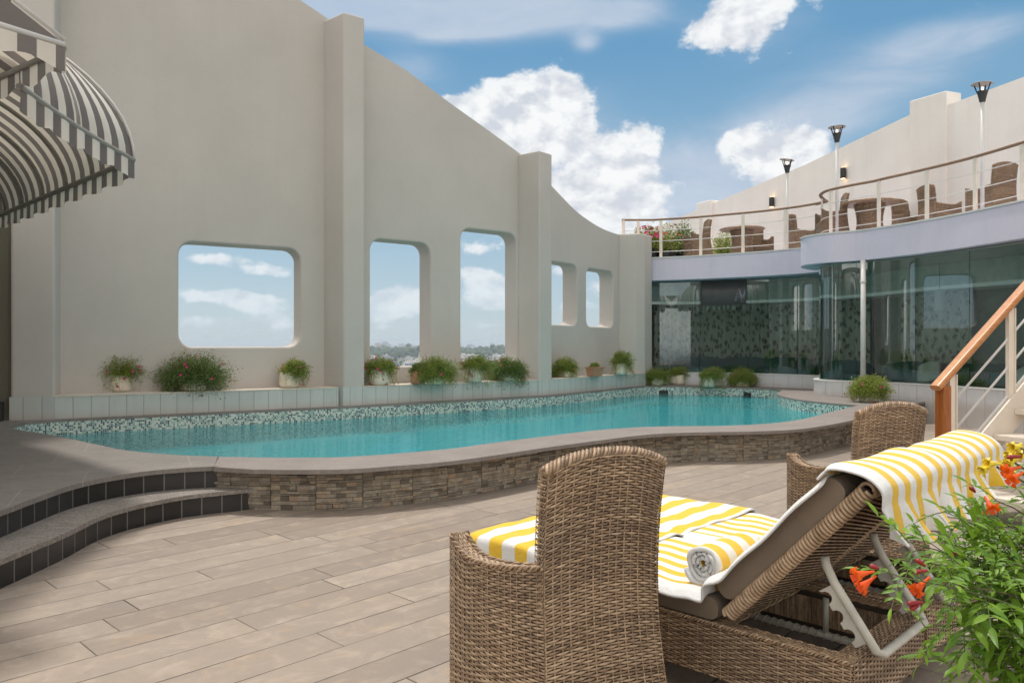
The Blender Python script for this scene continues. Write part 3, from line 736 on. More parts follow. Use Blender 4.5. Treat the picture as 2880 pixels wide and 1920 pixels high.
# sign board with a wavy mark
P = [p for p in off(gw, -.05) if tanpx(1969) <= p.x / p.y <= tanpx(2104)][::6]
sg = T('sign_board', 'dark sign board with a pale zigzag wave mark on the lounge glass', 'sign', (P[0].x, P[0].y, 2.2))
m = MB(); m.strip(P, 2.27, FZ0 - .01); part('board', m, MAT['sign'], sg, solid=.02)
i1 = len(P) - 1
def on_sign(a, z):
    L = (P[i1] - P[0]); t = L.normalized(); q = P[0] + L * a; i = min(range(len(P)), key=lambda k: (P[k] - q).length); q = P[i] + t * ((q - P[i]).dot(t)); n = V((t.y, -t.x)); return (q.x + n.x * .02, q.y + n.y * .02, z)
for k in range(4):
    w = [(.76, 2.36 - k * .0), (.80, 2.50 - .03 * k), (.845, 2.64 - .055 * k), (.875, 2.60 - .055 * k), (.92, 2.47 - .045 * k), (.955, 2.50 - .05 * k), (.995, 2.62 - .055 * k)]
    w = [(a + .012 * k * (1 if a < .84 else 0), max(z, 2.335)) for a, z in w]
    m = MB(); m.tube([on_sign(p.x, p.y) for p in cr(w, 5)], .010, 6, flat=.4); part('wave_mark', m, MAT['signmark'], sg)

# upper terrace: parapet wall, sloping top ---------------------------------
tw = T('terrace_parapet', 'high pale parapet wall rising to the right behind the upper terrace', 'wall', (8, 18, FZ1))
PW = [(3.6, 26.2, 5.0), (4.9, 25.4, 5.25), (5.95, 23.6, 5.57), (7.6, 19.8, 5.98), (8.9, 16.2, 6.42)]
def wallseg(P, th=.3):
    mm = MB()
    for (a, b) in zip(P, P[1:]):
        t = V((b[0] - a[0], b[1] - a[1])).normalized(); n = V((-t.y, t.x)) * th
        if n.x < 0: n = -n
        q = [(a[0], a[1]), (b[0], b[1]), (b[0] + n.x, b[1] + n.y), (a[0] + n.x, a[1] + n.y)]; zt = (a[2], b[2], b[2], a[2])
        i = [mm.vert((x, y, FZ1 - .3)) for x, y in q] + [mm.vert((x, y, z)) for (x, y), z in zip(q, zt)]
        for f in ((0, 1, 5, 4), (1, 2, 6, 5), (2, 3, 7, 6), (3, 0, 4, 7), (4, 5, 6, 7)): mm.face([i[k] for k in f])
    return mm
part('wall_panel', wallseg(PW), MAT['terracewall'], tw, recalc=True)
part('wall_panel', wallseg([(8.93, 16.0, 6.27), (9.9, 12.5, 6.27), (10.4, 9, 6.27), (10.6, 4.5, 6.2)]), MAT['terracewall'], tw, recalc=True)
m = MB(); m.prism([(8.55, 16.45), (8.95, 15.75), (9.35, 15.9), (9.0, 16.7)], FZ1 - .2, 6.56); part('pilaster', m, MAT['terracewall'], tw, bevel=.02)
m = MB(); m.prism([(5.72, 23.75), (6.02, 23.15), (6.4, 23.3), (6.1, 23.95)], FZ1 - .2, 5.70); part('pilaster', m, MAT['terracewall'], tw, bevel=.02)

# terrace railing ---------------------------------------------------------
rl = T('terrace_railing', 'curved terrace railing with teak handrail, white posts and thin rods', 'railing', (5, 17.5, FZ1))
RZ = FZ1 + .955
RL = [V((3.35, 22.6)), V((3.0, 20.6)), V((2.72, 18.72))] + off(FASC, .16)[2:-2]
RL[3:] = [p for p in RL[3:]]
RR = off(FASCR, .34)
RRc = cr([(6.72, 16.3), (6.50, 15.98), (6.28, 15.55), (6.25, 15.12), (6.45, 14.68), (6.74, 14.25)], 5) + [p for p in RR if p.y < 14.0 and p.x > 6.8]
path = RL + [V((6.62, 16.62))] + RRc
def rail(z, r, mtl, nm, pts, fl=1.0):
    mm = MB(); mm.tube([(p.x, p.y, z) for p in pts], r, 8, flat=fl); part(nm, mm, mtl, rl)
rail(RZ, .036, MAT['oldteak'], 'handrail', path, .75)
for k in range(3): rail(FZ1 + .17 + k * .26, .0075, MAT['white'], 'rail_rod', path)
pw = walk(path, .02)
def post_at(p, t):
    an = math.atan2(t.y, t.x); mm = MB(); mm.box((p.x, p.y, FZ1 + .475), (.070, .03, .95), an); part('post', mm, MAT['stair'], rl, bevel=.004)
i0 = min(range(len(pw)), key=lambda k: (pw[k] - RL[2]).length)
for px in (1795, 1858, 1972, 2089, 2210, 2312):
    i = min(range(i0, i0 + 320), key=lambda k: abs(pw[k].x / pw[k].y - tanpx(px))); post_at(pw[i], pw[i + 1] - pw[i - 1])
for i in (i0, i0 - 60, i0 - 120): post_at(pw[i], pw[i + 1] - pw[i - 1])
i2 = min(range(len(pw)), key=lambda k: (pw[k] - V((6.25, 15.12))).length)
for px in (2337, 2473, 2608, 2743, 2876, 3030, 3200, 3420, 3700):
    i = min(range(i2, len(pw) - 1), key=lambda k: abs(pw[k].x / pw[k].y - tanpx(px))); post_at(pw[i], pw[i + 1] - pw[i - 1])
# ------------------------------------------------------------------ woven wicker
def weave(mb, S, ns, nr, hw, amp=.0032, sub=4, flipn=1, edge=True, stake=True):
    """S(u,v) -> point; ns stakes along u, nr strands along v; every strand is an arched ribbon going over and under the stakes"""
    def fr(u, v):
        p = V(S(u, v)); e = 1e-3
        a = V(S(min(u + e, 1), v)) - V(S(max(u - e, 0), v)); b = V(S(u, min(v + e, 1))) - V(S(u, max(v - e, 0)))
        n = a.cross(b)
        n = n.normalized() * flipn if n.length > 1e-12 else V((0, 0, 1))
        return p, n, b.normalized() if b.length > 1e-12 else V((0, 0, 1))
    m = ns * sub
    for j in range(nr):
        v = (j + .5) / nr; prev = None
        for i in range(m + 1):
            u = i / m
            p, n, t = fr(u, v)
            o = amp * math.cos(PI * (u * ns + j))
            w = hw * (.80 + .20 * math.cos(PI * (u * ns + j)))
            ids = (mb.vert(p + n * (o - .0022) - t * w), mb.vert(p + n * (o + .0008) - t * w * .45), mb.vert(p + n * (o + .0008) + t * w * .45), mb.vert(p + n * (o - .0022) + t * w))
            if prev:
                for k in range(3): mb.face((prev[k], ids[k], ids[k + 1], prev[k + 1]), None, 0, True)
            prev = ids
    if stake:
        for i in range(ns + 1):
            u = min(max(i / ns, .004), .996); prev = None
            for j in range(nr * 2 + 1):
                v = j / (nr * 2)
                p, n, t = fr(u, v); s_ = n.cross(t)
                o = -amp * .75 * math.cos(PI * (i + j / 2 - .5))
                ids = (mb.vert(p + n * o - s_ * hw * .62), mb.vert(p + n * (o + .0015)), mb.vert(p + n * o + s_ * hw * .62))
                if prev:
                    for k in range(2): mb.face((prev[k], ids[k], ids[k + 1], prev[k + 1]), None, 0, True)
                prev = ids
def helix(mb, path, R, r, pitch, n=1, seg=12, side=5, flat=1.0):
    """n strands wound round a path (braided rims, wrapped rails)"""
    P = [V(p) for p in path]; L = [0]
    for a, b in zip(P, P[1:]): L.append(L[-1] + (b - a).length)
    tot = L[-1]; cnt = max(4, int(tot / pitch * seg))
    def pt(d):
        k = 0
        while k < len(L) - 2 and L[k + 1] < d: k += 1
        f = (d - L[k]) / max(L[k + 1] - L[k], 1e-9); return P[k].lerp(P[k + 1], f), (P[k + 1] - P[k]).normalized()
    for q in range(n):
        pts = []
        for i in range(cnt + 1):
            p, t = pt(tot * i / cnt); up = V((0, 0, 1)) if abs(t.z) < .95 else V((0, 1, 0))
            x = t.cross(up).normalized(); y = x.cross(t)
            a = 2 * PI * (i / seg + q / n)
            pts.append(p + x * (math.cos(a) * R) + y * (math.sin(a) * R * flat))
        mb.tube(pts, r, side)
WK, WD = MAT['wicker'], MAT['wickerdark']

# ------------------------------------------------------------------ wicker armchair (x right, y forward, z up)
def lerp_(a, b, t): return a + (b - a) * t
def pw_(pts, x):
    for (a, b) in zip(pts, pts[1:]):
        if x <= b[0]: return lerp_(a[1], b[1], (x - a[0]) / (b[0] - a[0]))
    return pts[-1][1]
def sm_(pts, x):
    P = cr([V(p) for p in pts], 6); return pw_([(p.x, p.y) for p in P], x)
BY = [(0, -.085), (.25, -.03), (.5, 0), (.68, 0), (.88, -.022), (1.05, -.055)]
BW = [(0, .240), (.25, .226), (.45, .218), (.7, .218), (.9, .221), (1.05, .223)]
BYs, BWs = [(z / 100, sm_(BY, z / 100)) for z in range(0, 106)], [(z / 100, sm_(BW, z / 100)) for z in range(0, 106)]
def byz(z): return pw_(BYs, z)
def bwz(z): return pw_(BWs, z)
def top_z(u): return .942 + .050 * (1 - abs(2 * u - 1) ** 2.4) + .006 * u
AR = [(0, .642), (.3, .610), (.55, .592), (.78, .592), (.93, .622), (1.0, .652)]
ARs = [(q / 50, sm_(AR, q / 50)) for q in range(51)]
def armz(q): return pw_(ARs, q)
def chair_mesh():
    out = {}
    # backrest: outer woven face from the floor to the arched top
    m = MB()
    def S(u, v):
        z = .03 + v * (top_z(u) - .03); return ((2 * u - 1) * bwz(z), byz(z) - .012 * (1 - (2 * u - 1) ** 4), z)
    weave(m, S, 15, 104, .0043)
    def Si(u, v):
        z = .40 + v * (top_z(u) - .41); return ((1 - 2 * u) * (bwz(z) - .012), byz(z) + .052, z)
    weave(m, Si, 15, 60, .0043)
    for s in (-1, 1):
        def Se(u, v, s=s):
            z = .55 + v * (.945 - .55); d = -.010 + .062 * (u if s < 0 else 1 - u); return (s * (bwz(z) + .002), byz(z) + (.052 - (.010 + d) if s < 0 else .052 - (.010 + d)) , z)
        weave(m, lambda u, v, s=s: (s * (bwz(.5 + v * .45) + .003), byz(.5 + v * .45) + (u if s > 0 else 1 - u) * .052, .5 + v * .45), 2, 48, .0043)
    out['backrest'] = m
    m = MB(); m.grid(8, 24, lambda u, v: ((2 * u - 1) * (bwz(.05 + v * .9) - .006), byz(.05 + v * (top_z(u) - .08)) + .010, .05 + v * (top_z(u) - .08)))
    for s in (-1, 1): m.grid(2, 12, lambda u, v: (s * (bwz(.5 + v * .44) - .004), byz(.5 + v * .44) + .004 + u * .046, .5 + v * .44))
    m.grid(8, 16, lambda u, v: ((2 * u - 1) * (bwz(.4 + v * .5) - .016), byz(.42 + v * (top_z(u) - .46)) + .045, .42 + v * (top_z(u) - .46)))
    out['inner_panel'] = m
    m = MB(); helix(m, [((2 * u / 24 - 1) * .226, byz(top_z(u / 24)) + .022, top_z(u / 24) + .004) for u in range(25)], .026, .0062, .085, 6, 10, 5, .55)
    m.tube([((2 * u / 24 - 1) * .224, byz(top_z(u / 24)) + .022, top_z(u / 24)) for u in range(25)], .02, 6)
    out['top_rim'] = m
    for s, nm in ((-1, 'arm_l'), (1, 'arm_r')):
        def base(q, z): return (s * (lerp_(bwz(z), .330, q) + .012 * math.sin(PI * q)), lerp_(byz(z) + .0, .51, q))
        m = MB()
        def So(u, v):
            q = 1 - u if s < 0 else u
            z = .03 + v * (armz(q) - .03); x, y = base(q, z); return (x, y, z)
        weave(m, So, 17, 64, .0043)
        def Sn(u, v):
            q = u if s < 0 else 1 - u
            z = .38 + v * (armz(q) - .38); x, y = base(q, z); return (x - s * .062, y, z)
        weave(m, Sn, 14, 22, .0043)
        def St(u, v):
            q = 1 - u if s < 0 else u
            z = armz(q) + .004; x, y = base(q, z); return (x - s * .062 * v, y, z)
        weave(m, St, 30, 7, .0042, .002)
        def Sf(u, v):
            z = .03 + v * (.652 - .03); x, y = base(1, z); return (x - s * .062 * ((u) if s < 0 else (1 - u)) if s < 0 else x - .062 * (1 - u), y + .004, z)
        weave(m, lambda u, v: (base(1, .3)[0] - s * .062 * (u if s > 0 else 1 - u), .514, .03 + v * .62), 2, 64, .0043, flipn=-1)
        for e in (.0, .062):
            helix(m, [(base(q / 20, armz(q / 20))[0] - s * e, base(q / 20, armz(q / 20))[1], armz(q / 20) + .004) for q in range(21)], .006, .0042, .05, 2, 8, 5)
        m.grid(10, 8, lambda u, v: (base(u, .3)[0] - s * .012, base(u, .05 + v * (armz(u) - .07))[1], .05 + v * (armz(u) - .07)), None, 1)
        out[nm] = m
    m = MB()
    weave(m, lambda u, v: ((2 * u - 1) * lerp_(.235, .27, v), .05 + v * .47, .405 + .01 * math.sin(PI * u)), 14, 50, .0044)
    out['seat'] = m
    m = MB()
    weave(m, lambda u, v: ((1 - 2 * u) * .27, .512, .10 + v * .30), 15, 31, .0043)
    m.grid(4, 2, lambda u, v: ((1 - 2 * u) * .268, .506, .12 + v * .27), None, 1)
    out['front_skirt'] = m
    m = MB()
    for s in (-1, 1):
        m2 = MB()
    return {k: v.mesh(k, [WK, WD]) for k, v in out.items()}
CH = chair_mesh()
def chair(loc, rz, label, group='woven wicker armchairs'):
    o = T('wicker_armchair', label, 'armchair', loc, rz, group)
    for k, nm in (('backrest', 'backrest'), ('inner_panel', 'back_panel'), ('top_rim', 'top_rim'), ('arm_l', 'armrest'), ('arm_r', 'armrest'), ('seat', 'seat'), ('front_skirt', 'front_skirt')):
        part(nm, CH[k], [], o, local=True)
    return o
CH['inner_panel'].materials.clear(); CH['inner_panel'].materials.append(WD)
chair((.296, 2.49, 0), math.atan2(.44, .898), 'large wicker armchair in front, its tall back to us, overlapping the loungers')
chair((2.19, 4.43, 0), math.radians(14), 'wicker armchair between the yellow towels and the stair newel post')
# chairs and tables on the upper terrace
tz = FZ1 + .004
for (px, Y, a, lb_) in ((1990, 19.0, 95, 'left wicker armchair at the far terrace table, beside the flowering shrub'), (2222, 18.3, -78, 'right wicker armchair at the far terrace table, backed to the lamp post'), (2122, 20.0, 180, 'wicker armchair behind the far terrace table, only its top showing'),
                        (2376, 15.7, 80, 'left wicker armchair at the near terrace table, behind the second lamp post'), (2604, 14.9, -80, 'tall wicker armchair right of the near terrace table'), (2530, 16.3, 200, 'wicker armchair behind the near terrace table'), (2826, 13.0, 8, 'wicker armchair at the right end of the terrace, back to the railing')):
    chair(((px - CX) / F * Y, Y, tz), math.radians(a), lb_, 'wicker armchairs on the upper terrace')
def table(px, Y, label):
    o = T('wicker_table', label, 'table', ((px - CX) / F * Y, Y, tz), 0, 'round wicker tables on the upper terrace')
    m = MB(); m.lathe([(.01, .715), (.50, .715), (.54, .73), (.54, .75), (.5, .765), (.01, .765)], n=36); part('tabletop', m, WK, o, local=True)
    m = MB(); weave(m, lambda u, v: ((.30 - .06 * math.sin(PI * v)) * math.cos(2 * PI * u), (.30 - .06 * math.sin(PI * v)) * math.sin(2 * PI * u), .02 + v * .70), 40, 60, .005)
    m.lathe([(.27, .02), (.22, .35), (.27, .71)], n=20, mi=1); part('pedestal', m, [WK, WD], o, local=True)
table(2087, 18.85, 'round wicker table on the terrace beside the flowering shrub'); table(2446, 15.35, 'round wicker table on the terrace behind the second lamp post')

# ------------------------------------------------------------------ sun loungers: x across, y towards the foot end
A45 = math.radians(45)
HB, TB = V((0, .44, .335)), V((0, -.058, .862))
bd = (TB - HB).normalized(); bn = V((0, bd.z, -bd.y)) if bd.z > 0 else V((0, 0, 1))     # bn: towards the sitter
LW = .70
def lounger_mesh():
    out = {}
    z0, z1, Lg = .105, .300, 1.86
    m = MB()
    for s in (0, 1):
        x = 0 if s == 0 else LW
        weave(m, (lambda u, v: (0, Lg * (1 - u), z0 + v * (z1 - z0))) if s == 0 else (lambda u, v: (LW, Lg * u, z0 + v * (z1 - z0))), 58, 22, .0043)
        out['x'] = None
    weave(m, lambda u, v: (LW * u, 0, z0 + v * (z1 - z0)), 22, 22, .0043)
    weave(m, lambda u, v: (LW * (1 - u), Lg, z0 + v * (z1 - z0)), 22, 22, .0043)
    # flat woven top rails
    for (x0, x1) in ((0, .07), (LW - .07, LW)):
        weave(m, lambda u, v: (lerp_(x1, x0, v), Lg * (1 - u), z1 + .003), 90, 8, .0042, .002, flipn=-1)
        helix(m, [(x0 if x0 == 0 else x1, y * .2, z1 + .001) for y in range(10)], .005, .004, .03, 2, 8, 5)
    weave(m, lambda u, v: (LW * u, .075 * v, z1 + .0045), 34, 8, .0042, .002)
    # deck under the mattress
    weave(m, lambda u, v: (.07 + (LW - .14) * u, .46 + 1.39 * v, z1 - .002), 20, 140, .0046, .002, 3)
    # inner faces and underside cloth
    for x in (.03, LW - .03): m.box((x, Lg / 2, (z0 + z1) / 2), (.05, Lg - .02, z1 - z0 - .008), 0, 1)
    for y in (.03, Lg - .03): m.box((LW / 2, y, (z0 + z1) / 2), (LW - .12, .05, z1 - z0 - .008), 0, 1)
    del out['x']; out['base_frame'] = m
    # wrapped inside slats seen below the raised back
    rr = random.Random(5)
    for k, x in enumerate((.058, LW - .058)):
        m = MB(); y = .08; m.box((x + (-.004 if k == 0 else .004), .515, .22), (.008, .87, .118), 0, 1)
        while y < .95:
            w = rr.uniform(.007, .012); m.box((x, y, .22), (.012, w * .86, .11)); y += w
        out['slat%d' % k] = m
    m = MB()
    for x in (.075, LW - .075):
        m.tube([(x, .06, .135), (x, 1.0, .135)], .016, 8)
        helix(m, [(x, .06, .135), (x, 1.0, .135)], .0165, .0035, .034, 1, 9, 5, 1.0)
        for y in (.35, .75): m.tube([(x, y, .135), (x, y, .29)], .013, 8)
    out['inner_tube'] = m
    for k, (x, y) in enumerate(((.05, .10), (LW - .05, .10), (.05, Lg - .1), (LW - .05, Lg - .1))):
        m = MB(); m.tube([(x, y, 0), (x, y, .115)], .026, 10, 1); helix(m, [(x, y, .004), (x, y, .112)], .027, .006, .0105, 1, 10, 5); out['leg%d' % k] = m
    # back
    m = MB(); ln = (TB - HB).length; th = .045
    def B(x, t, d): p = HB + bd * t + bn * d; return V((x, p.y, p.z))
    weave(m, lambda u, v: B(LW * (1 - u), .0 + ln * (1 - v), -.002), 22, 74, .0046, flipn=-1)
    m.grid(4, 4, lambda u, v: B(.01 + (LW - .02) * u, .01 + (ln - .02) * v, .012), None, 1); m.grid(4, 4, lambda u, v: B(.01 + (LW - .02) * u, .01 + (ln - .02) * v, th), None, 1)
    for x in (.012, LW - .012):
        helix(m, [B(x, ln * k / 12, .020) for k in range(13)], .0235, .0068, .0145, 1, 12, 6); m.tube([B(x, ln * k / 6, .020) for k in range(7)], .02, 6, 1)
    helix(m, [B(LW * k / 8, ln, .020) for k in range(9)], .0235, .0068, .0145, 1, 12, 6)
    out['backrest'] = m
    # prop: bent tube with two notched plates
    m = MB(); p1 = B(.12, .40, -.03); p1b = B(LW - .12, .40, -.03); r1 = V((.12, .085, .41)); 
    m.tube([p1, V((.12, .138, .575)), V((.12, .110, .52)), V((.12, -.032, .318)), V((.14, -.046, .309)), V((LW - .14, -.046, .309)), V((LW - .12, -.032, .318)), V((LW - .12, .110, .52)), V((LW - .12, .138, .575)), p1b], .0155, 10)
    out['prop_bar'] = m
    for k, x in enumerate((.12, LW - .12)):
        m = MB(); pts = []
        a, b = V((.112, .515)), V((-.008, .345)); d = (b - a).normalized(); nn = V((-d.y, d.x)); nn = nn if nn.x > 0 else -nn
        L_ = (b - a).length
        pts += [a - nn * .004, b - nn * .004, b + nn * .055]
        for q in range(3):
            c = b + d * (-(q + .62) * L_ / 3.05) + nn * .056; R = L_ / 3.05 * .33
            for s in range(7):
                an = PI * s / 6; pts.append(c + d * (R * math.cos(an)) - nn * (R * 1.15 * math.sin(an)))
        pts += [a + nn * .062]
        m.prism([(p.x, p.y) for p in pts], x - .003, x + .003, lambda a_, b_2, dd: (dd, a_, b_2)); out['plate%d' % k] = m
    # mattress
    m = MB()
    def pill(a, b, off_, thk, w0, w1, rnd_):
        ax = (b - a).normalized(); nn = V((0, ax.z, -ax.y)); nn = nn if nn.z > 0 else -nn
        Ls = (b - a).length; prof_ = rrect(0, Ls, 0, thk, rnd_, 5)
        m.prism(prof_, w0, w1, lambda q, h, x: tuple(V((x, 0, 0)) + a + ax * q + nn * (off_ + h)))
    pill(V((0, 1.85, z1 + .01)), V((0, .50, z1 + .01)), 0, .085, .012, LW - .012, .035); out['mattress'] = m
    m = MB(); pill(HB + V((0, -.0, .0)) + bd * .03 + bn * (th + .004), TB - bd * .055 + bn * (th + .004), 0, .085, .012, LW - .012, .035); out['back_cushion'] = m
    names = dict(base_frame=([WK, WD]), slat0=[WK, WD], slat1=[WK, WD], inner_tube=[MAT['tube']], backrest=[WK, WD], prop_bar=[MAT['tube']], plate0=[MAT['tube']], plate1=[MAT['tube']], mattress=[MAT['cushion']], back_cushion=[MAT['cushion']])
    return {k: v.mesh(k, names.get(k, [WK, WD]), None, k in ('mattress', 'back_cushion', 'plate0', 'plate1')) for k, v in out.items()}
LM = lounger_mesh()
LO = V((1.114, 2.497))
Wv, Lv = V((math.cos(A45), math.sin(A45))), V((-math.sin(A45), math.cos(A45)))
def lounger(w, label):
    p = LO + Wv * w
    o = T('sun_lounger', label, 'sun lounger', (p.x, p.y, 0), A45, 'wicker sun loungers side by side')
    hold = {}
    for k in LM:
        nm = {'plate0': 'notched_plate', 'plate1': 'notched_plate', 'slat0': 'side_panel', 'slat1': 'side_panel'}.get(k, 'leg' if k.startswith('leg') else k)
        par = hold.get('prop_bar') if nm == 'notched_plate' else o
        hold[k] = part(nm, LM[k], [], par, local=True, bevel=(.018 if k in ('mattress', 'back_cushion') else 0), seg=3)
    return o
lounger(0, 'near wicker sun lounger with raised back, notched prop facing us')
lounger(.74, 'far wicker sun lounger beyond the near one, half hidden by leaves')

# towels (local frame of the near lounger, so they are built straight in place)
def lw(x, y, z): p = LO + Wv * x + Lv * y; return (p.x, p.y, z)
def towel(nm, label, nu, nv, fn, uvf, thick=.007):
    m = MB(); m.grid(nu, nv, fn, uvf)
    o = part(nm, m, MAT['towel'], solid=thick, subd=1); return tag(o, label, 'towel', 'yellow and white striped towels')
ZT = .402
def sag(x, y): return .004 * math.sin(7 * x + 3 * y) + .004 * math.sin(19 * x - 11 * y) + .0025 * math.sin(33 * x + 27 * y) - .022 * math.exp(-((x - .735) / .05) ** 2)
def foot(u, v):
    x = -.10 + u * 1.65; y = 1.10 + v * .90; z = ZT + .012 + sag(x, y)
    if y > 1.85: e = y - 1.85; y, z = 1.86 + .025 * min(e / .03, 1) + .004 * math.sin(x * 22), z - max(0, e - .01)
    if x < -.01: e = -.01 - x; x, z = -.022 + .006 * math.sin(y * 17) * min(1, e / .05), z - e * 1.0
    if x > 1.46: e = x - 1.46; x, z = 1.47 + .006 * math.sin(y * 17), z - e
    return lw(x, y, z)
towel('beach_towel', 'striped towel laid across the foot of both loungers, broad stripes crosswise', 56, 40, foot, lambda u, v: ((v * .90 + .16) / .170, 2 if v < .05 else 0))
def along(w0, ylen):
    Pth = []
    for k in range(11): Pth.append(V((1.12 - k * .058, ZT + .002)))
    h = HB + bd * .03 + bn * .136; t = TB + bn * .138 - bd * .06
    Pth.append(V((h.y + .02, h.z + .02)))
    for k in range(1, 10): q = h.lerp(t, k / 9); Pth.append(V((q.y, q.z)))
    Pth = cr(Pth, 3); n = len(Pth) - 1
    def fn(u, v):
        x = w0 - .035 + u * .735; f = v * n; i = min(int(f), n - 1); p = Pth[i].lerp(Pth[i + 1], f - i)
        z = p.y + .003 * math.sin(13 * x + 5 * v * 6) + .0025 * math.sin(31 * v + x * 9)
        if u < .05: z -= .024 * (1 - u / .05) ** 1.2
        if u > .95: z -= .035 * ((u - .95) / .05)
        return lw(x, p.x, z)
    return fn, n
for w0, lb_ in ((0, 'striped towel lying lengthwise on the near lounger and up its raised back'), (.74, 'striped towel lying lengthwise on the far lounger and up its raised back')):
    fn, n = along(w0, 0)
    towel('beach_towel', lb_, 42, n, fn, lambda u, v: (((1 - u) * .735 + .005) / .104, 2 if u < .125 or u > .95 else 0))
# towel draped over the raised backs, hanging down behind
def drape_path():
    P = []
    f = TB + bn * .144 - bd * .055
    for k in range(4): q = f - bd * (.035 - .01 * k) - bn * .003; P.append(V((q.y, q.z)))
    q = TB + bn * .140 - bd * .035; P.append(V((q.y, q.z)))
    q = TB + bn * .10 + bd * .004; P.append(V((q.y, q.z)))
    q = TB + bn * .04 + bd * .040; P.append(V((q.y, q.z)))
    q = TB - bn * .022 + bd * .042; P.append(V((q.y, q.z)))
    q = TB - bn * .052 + bd * -.0; P.append(V((q.y - .006, q.z)))
    b = P[-1]
    for k in range(1, 9): P.append(V((b.x - .004 * k, b.y - .0135 * k)))
    return P
DP = cr(drape_path(), 3)
def drape(u, v):
    x = -.032 + u * 1.50; n = len(DP) - 1; f = v * n; i = min(int(f), n - 1); p = DP[i].lerp(DP[i + 1], f - i)
    hang = max(0.0, (v - .46) / .54)
    gap = math.exp(-((x - .72) / .10) ** 2)
    fold = .042 * math.sin(2 * PI * x / .27 + 1.6 * math.sin(3 * x)) + .016 * math.sin(2 * PI * x / .11 + 1)
    y = p.x + fold * hang * (.4 + .6 * hang); z = p.y
    z += .006 * math.sin(9 * x + 2) * (1 - hang) - .016 * gap + .010
    sk = .05 * hang * (math.sin(5.2 * x + .5)) + .085 * math.exp(-((x - .82) / .13) ** 2) * hang - .03 * math.exp(-((x - .60) / .10) ** 2) * hang
    z -= .05 * hang * math.exp(-((x - .80) / .16) ** 2) + .02 * hang * math.sin(7 * x)
    if hang > 0: z = z + (.10 * (x / 1.5) - .0) * hang * -.0 - .02 * hang * math.sin(4 * x)
    if x > 1.40: e = (x - 1.40); x2 = 1.40 + e * .7; z -= e * e * 6.0; y += .3 * e * (hang - .3); x = x2
    if x < .0: z -= .014 * (-x / .032)
    return lw(x + sk, y, z)
towel('beach_towel', 'striped towel draped over both raised lounger backs, its folds hanging behind', 130, len(DP) - 1, drape, lambda u, v: ((u * 1.56 - .075) / .121, 2 if u < .05 or u > .955 else 0))
# rolled towel
def roll():
    m = MB(); pts = []
    c0 = V((.60, ZT + .087)); turns = 3.6; N = 90
    for k in range(N + 1):
        a = 2 * PI * turns * k / N; r = .012 + .068 * k / N + .0022 * math.sin(a * 3); pts.append(V((c0.x + r * math.cos(a + 2.2), c0.y + r * .97 * math.sin(a + 2.2))))
    X = [.065, .075, .10, .2, .32, .40, .415]
    ids = []
    for k, p in enumerate(pts):
        tt = k / N; ids.append([m.vert(lw(x + .020 * (1 - tt) * (1 if j == 0 else 0) + .006 * math.sin(k * .7) * (1 if j in (0, 6) else 0), p.x, p.y)) for j, x in enumerate(X)])
    for k in range(N):
        for j in range(len(X) - 1):
            uv = [(((X[jj] - .06) / .118 + .80), 0) for jj in (j, j + 1, j + 1, j)]
            m.face((ids[k][j], ids[k][j + 1], ids[k + 1][j + 1], ids[k + 1][j]), uv, 0, True)
    o = part('rolled_towel', m, MAT['towel'], solid=.0175, subd=1); tag(o, 'rolled striped towel with its spiral end facing us, on the lounger seat', 'towel', 'yellow and white striped towels')
roll()
# ------------------------------------------------------------------ stair up to the terrace
st = T('metal_staircase', 'cream metal staircase with teak handrail and open treads at right', 'staircase', (3.5, 6.1, 0))
sd = V((.92, .39)); sn = V((.39, -.92)); SO = V((3.36, 6.05)); PITCH = .77
def sp(s, o, z): q = SO + sd * s + sn * o; return V((q.x, q.y, z))
RUN, RISE, NST = .26, .20, 17
sdir = V((sd.x, sd.y, PITCH)).normalized()
def slab_along(s0, s1, o, thick, dep, zoff, nm, mt):
    m = MB(); q = []
    for s, o2 in ((s0, o), (s1, o), (s1, o + thick), (s0, o + thick)):
        q.append(sp(s, o2, s * PITCH + zoff))
    i = [m.vert(p) for p in q] + [m.vert(p + V((0, 0, dep))) for p in q]
    for f in ((0, 3, 2, 1), (4, 5, 6, 7), (0, 1, 5, 4), (1, 2, 6, 5), (2, 3, 7, 6), (3, 0, 4, 7)): m.face([i[k] for k in f])
    return part(nm, m, mt, st, bevel=.004, recalc=True)
s1 = NST * RUN
for o in (0, 1.0): slab_along(-.02, s1, o, .06, .30, -.02, 'stringer', MAT['stair'])
for k in range(NST):
    m = MB(); c = sp(.20 + k * RUN, .53, RISE * (k + 1) - .01); m.box(c, (.29, .94, .045), math.atan2(sd.y, sd.x)); part('tread', m, MAT['stair'], st, bevel=.006)
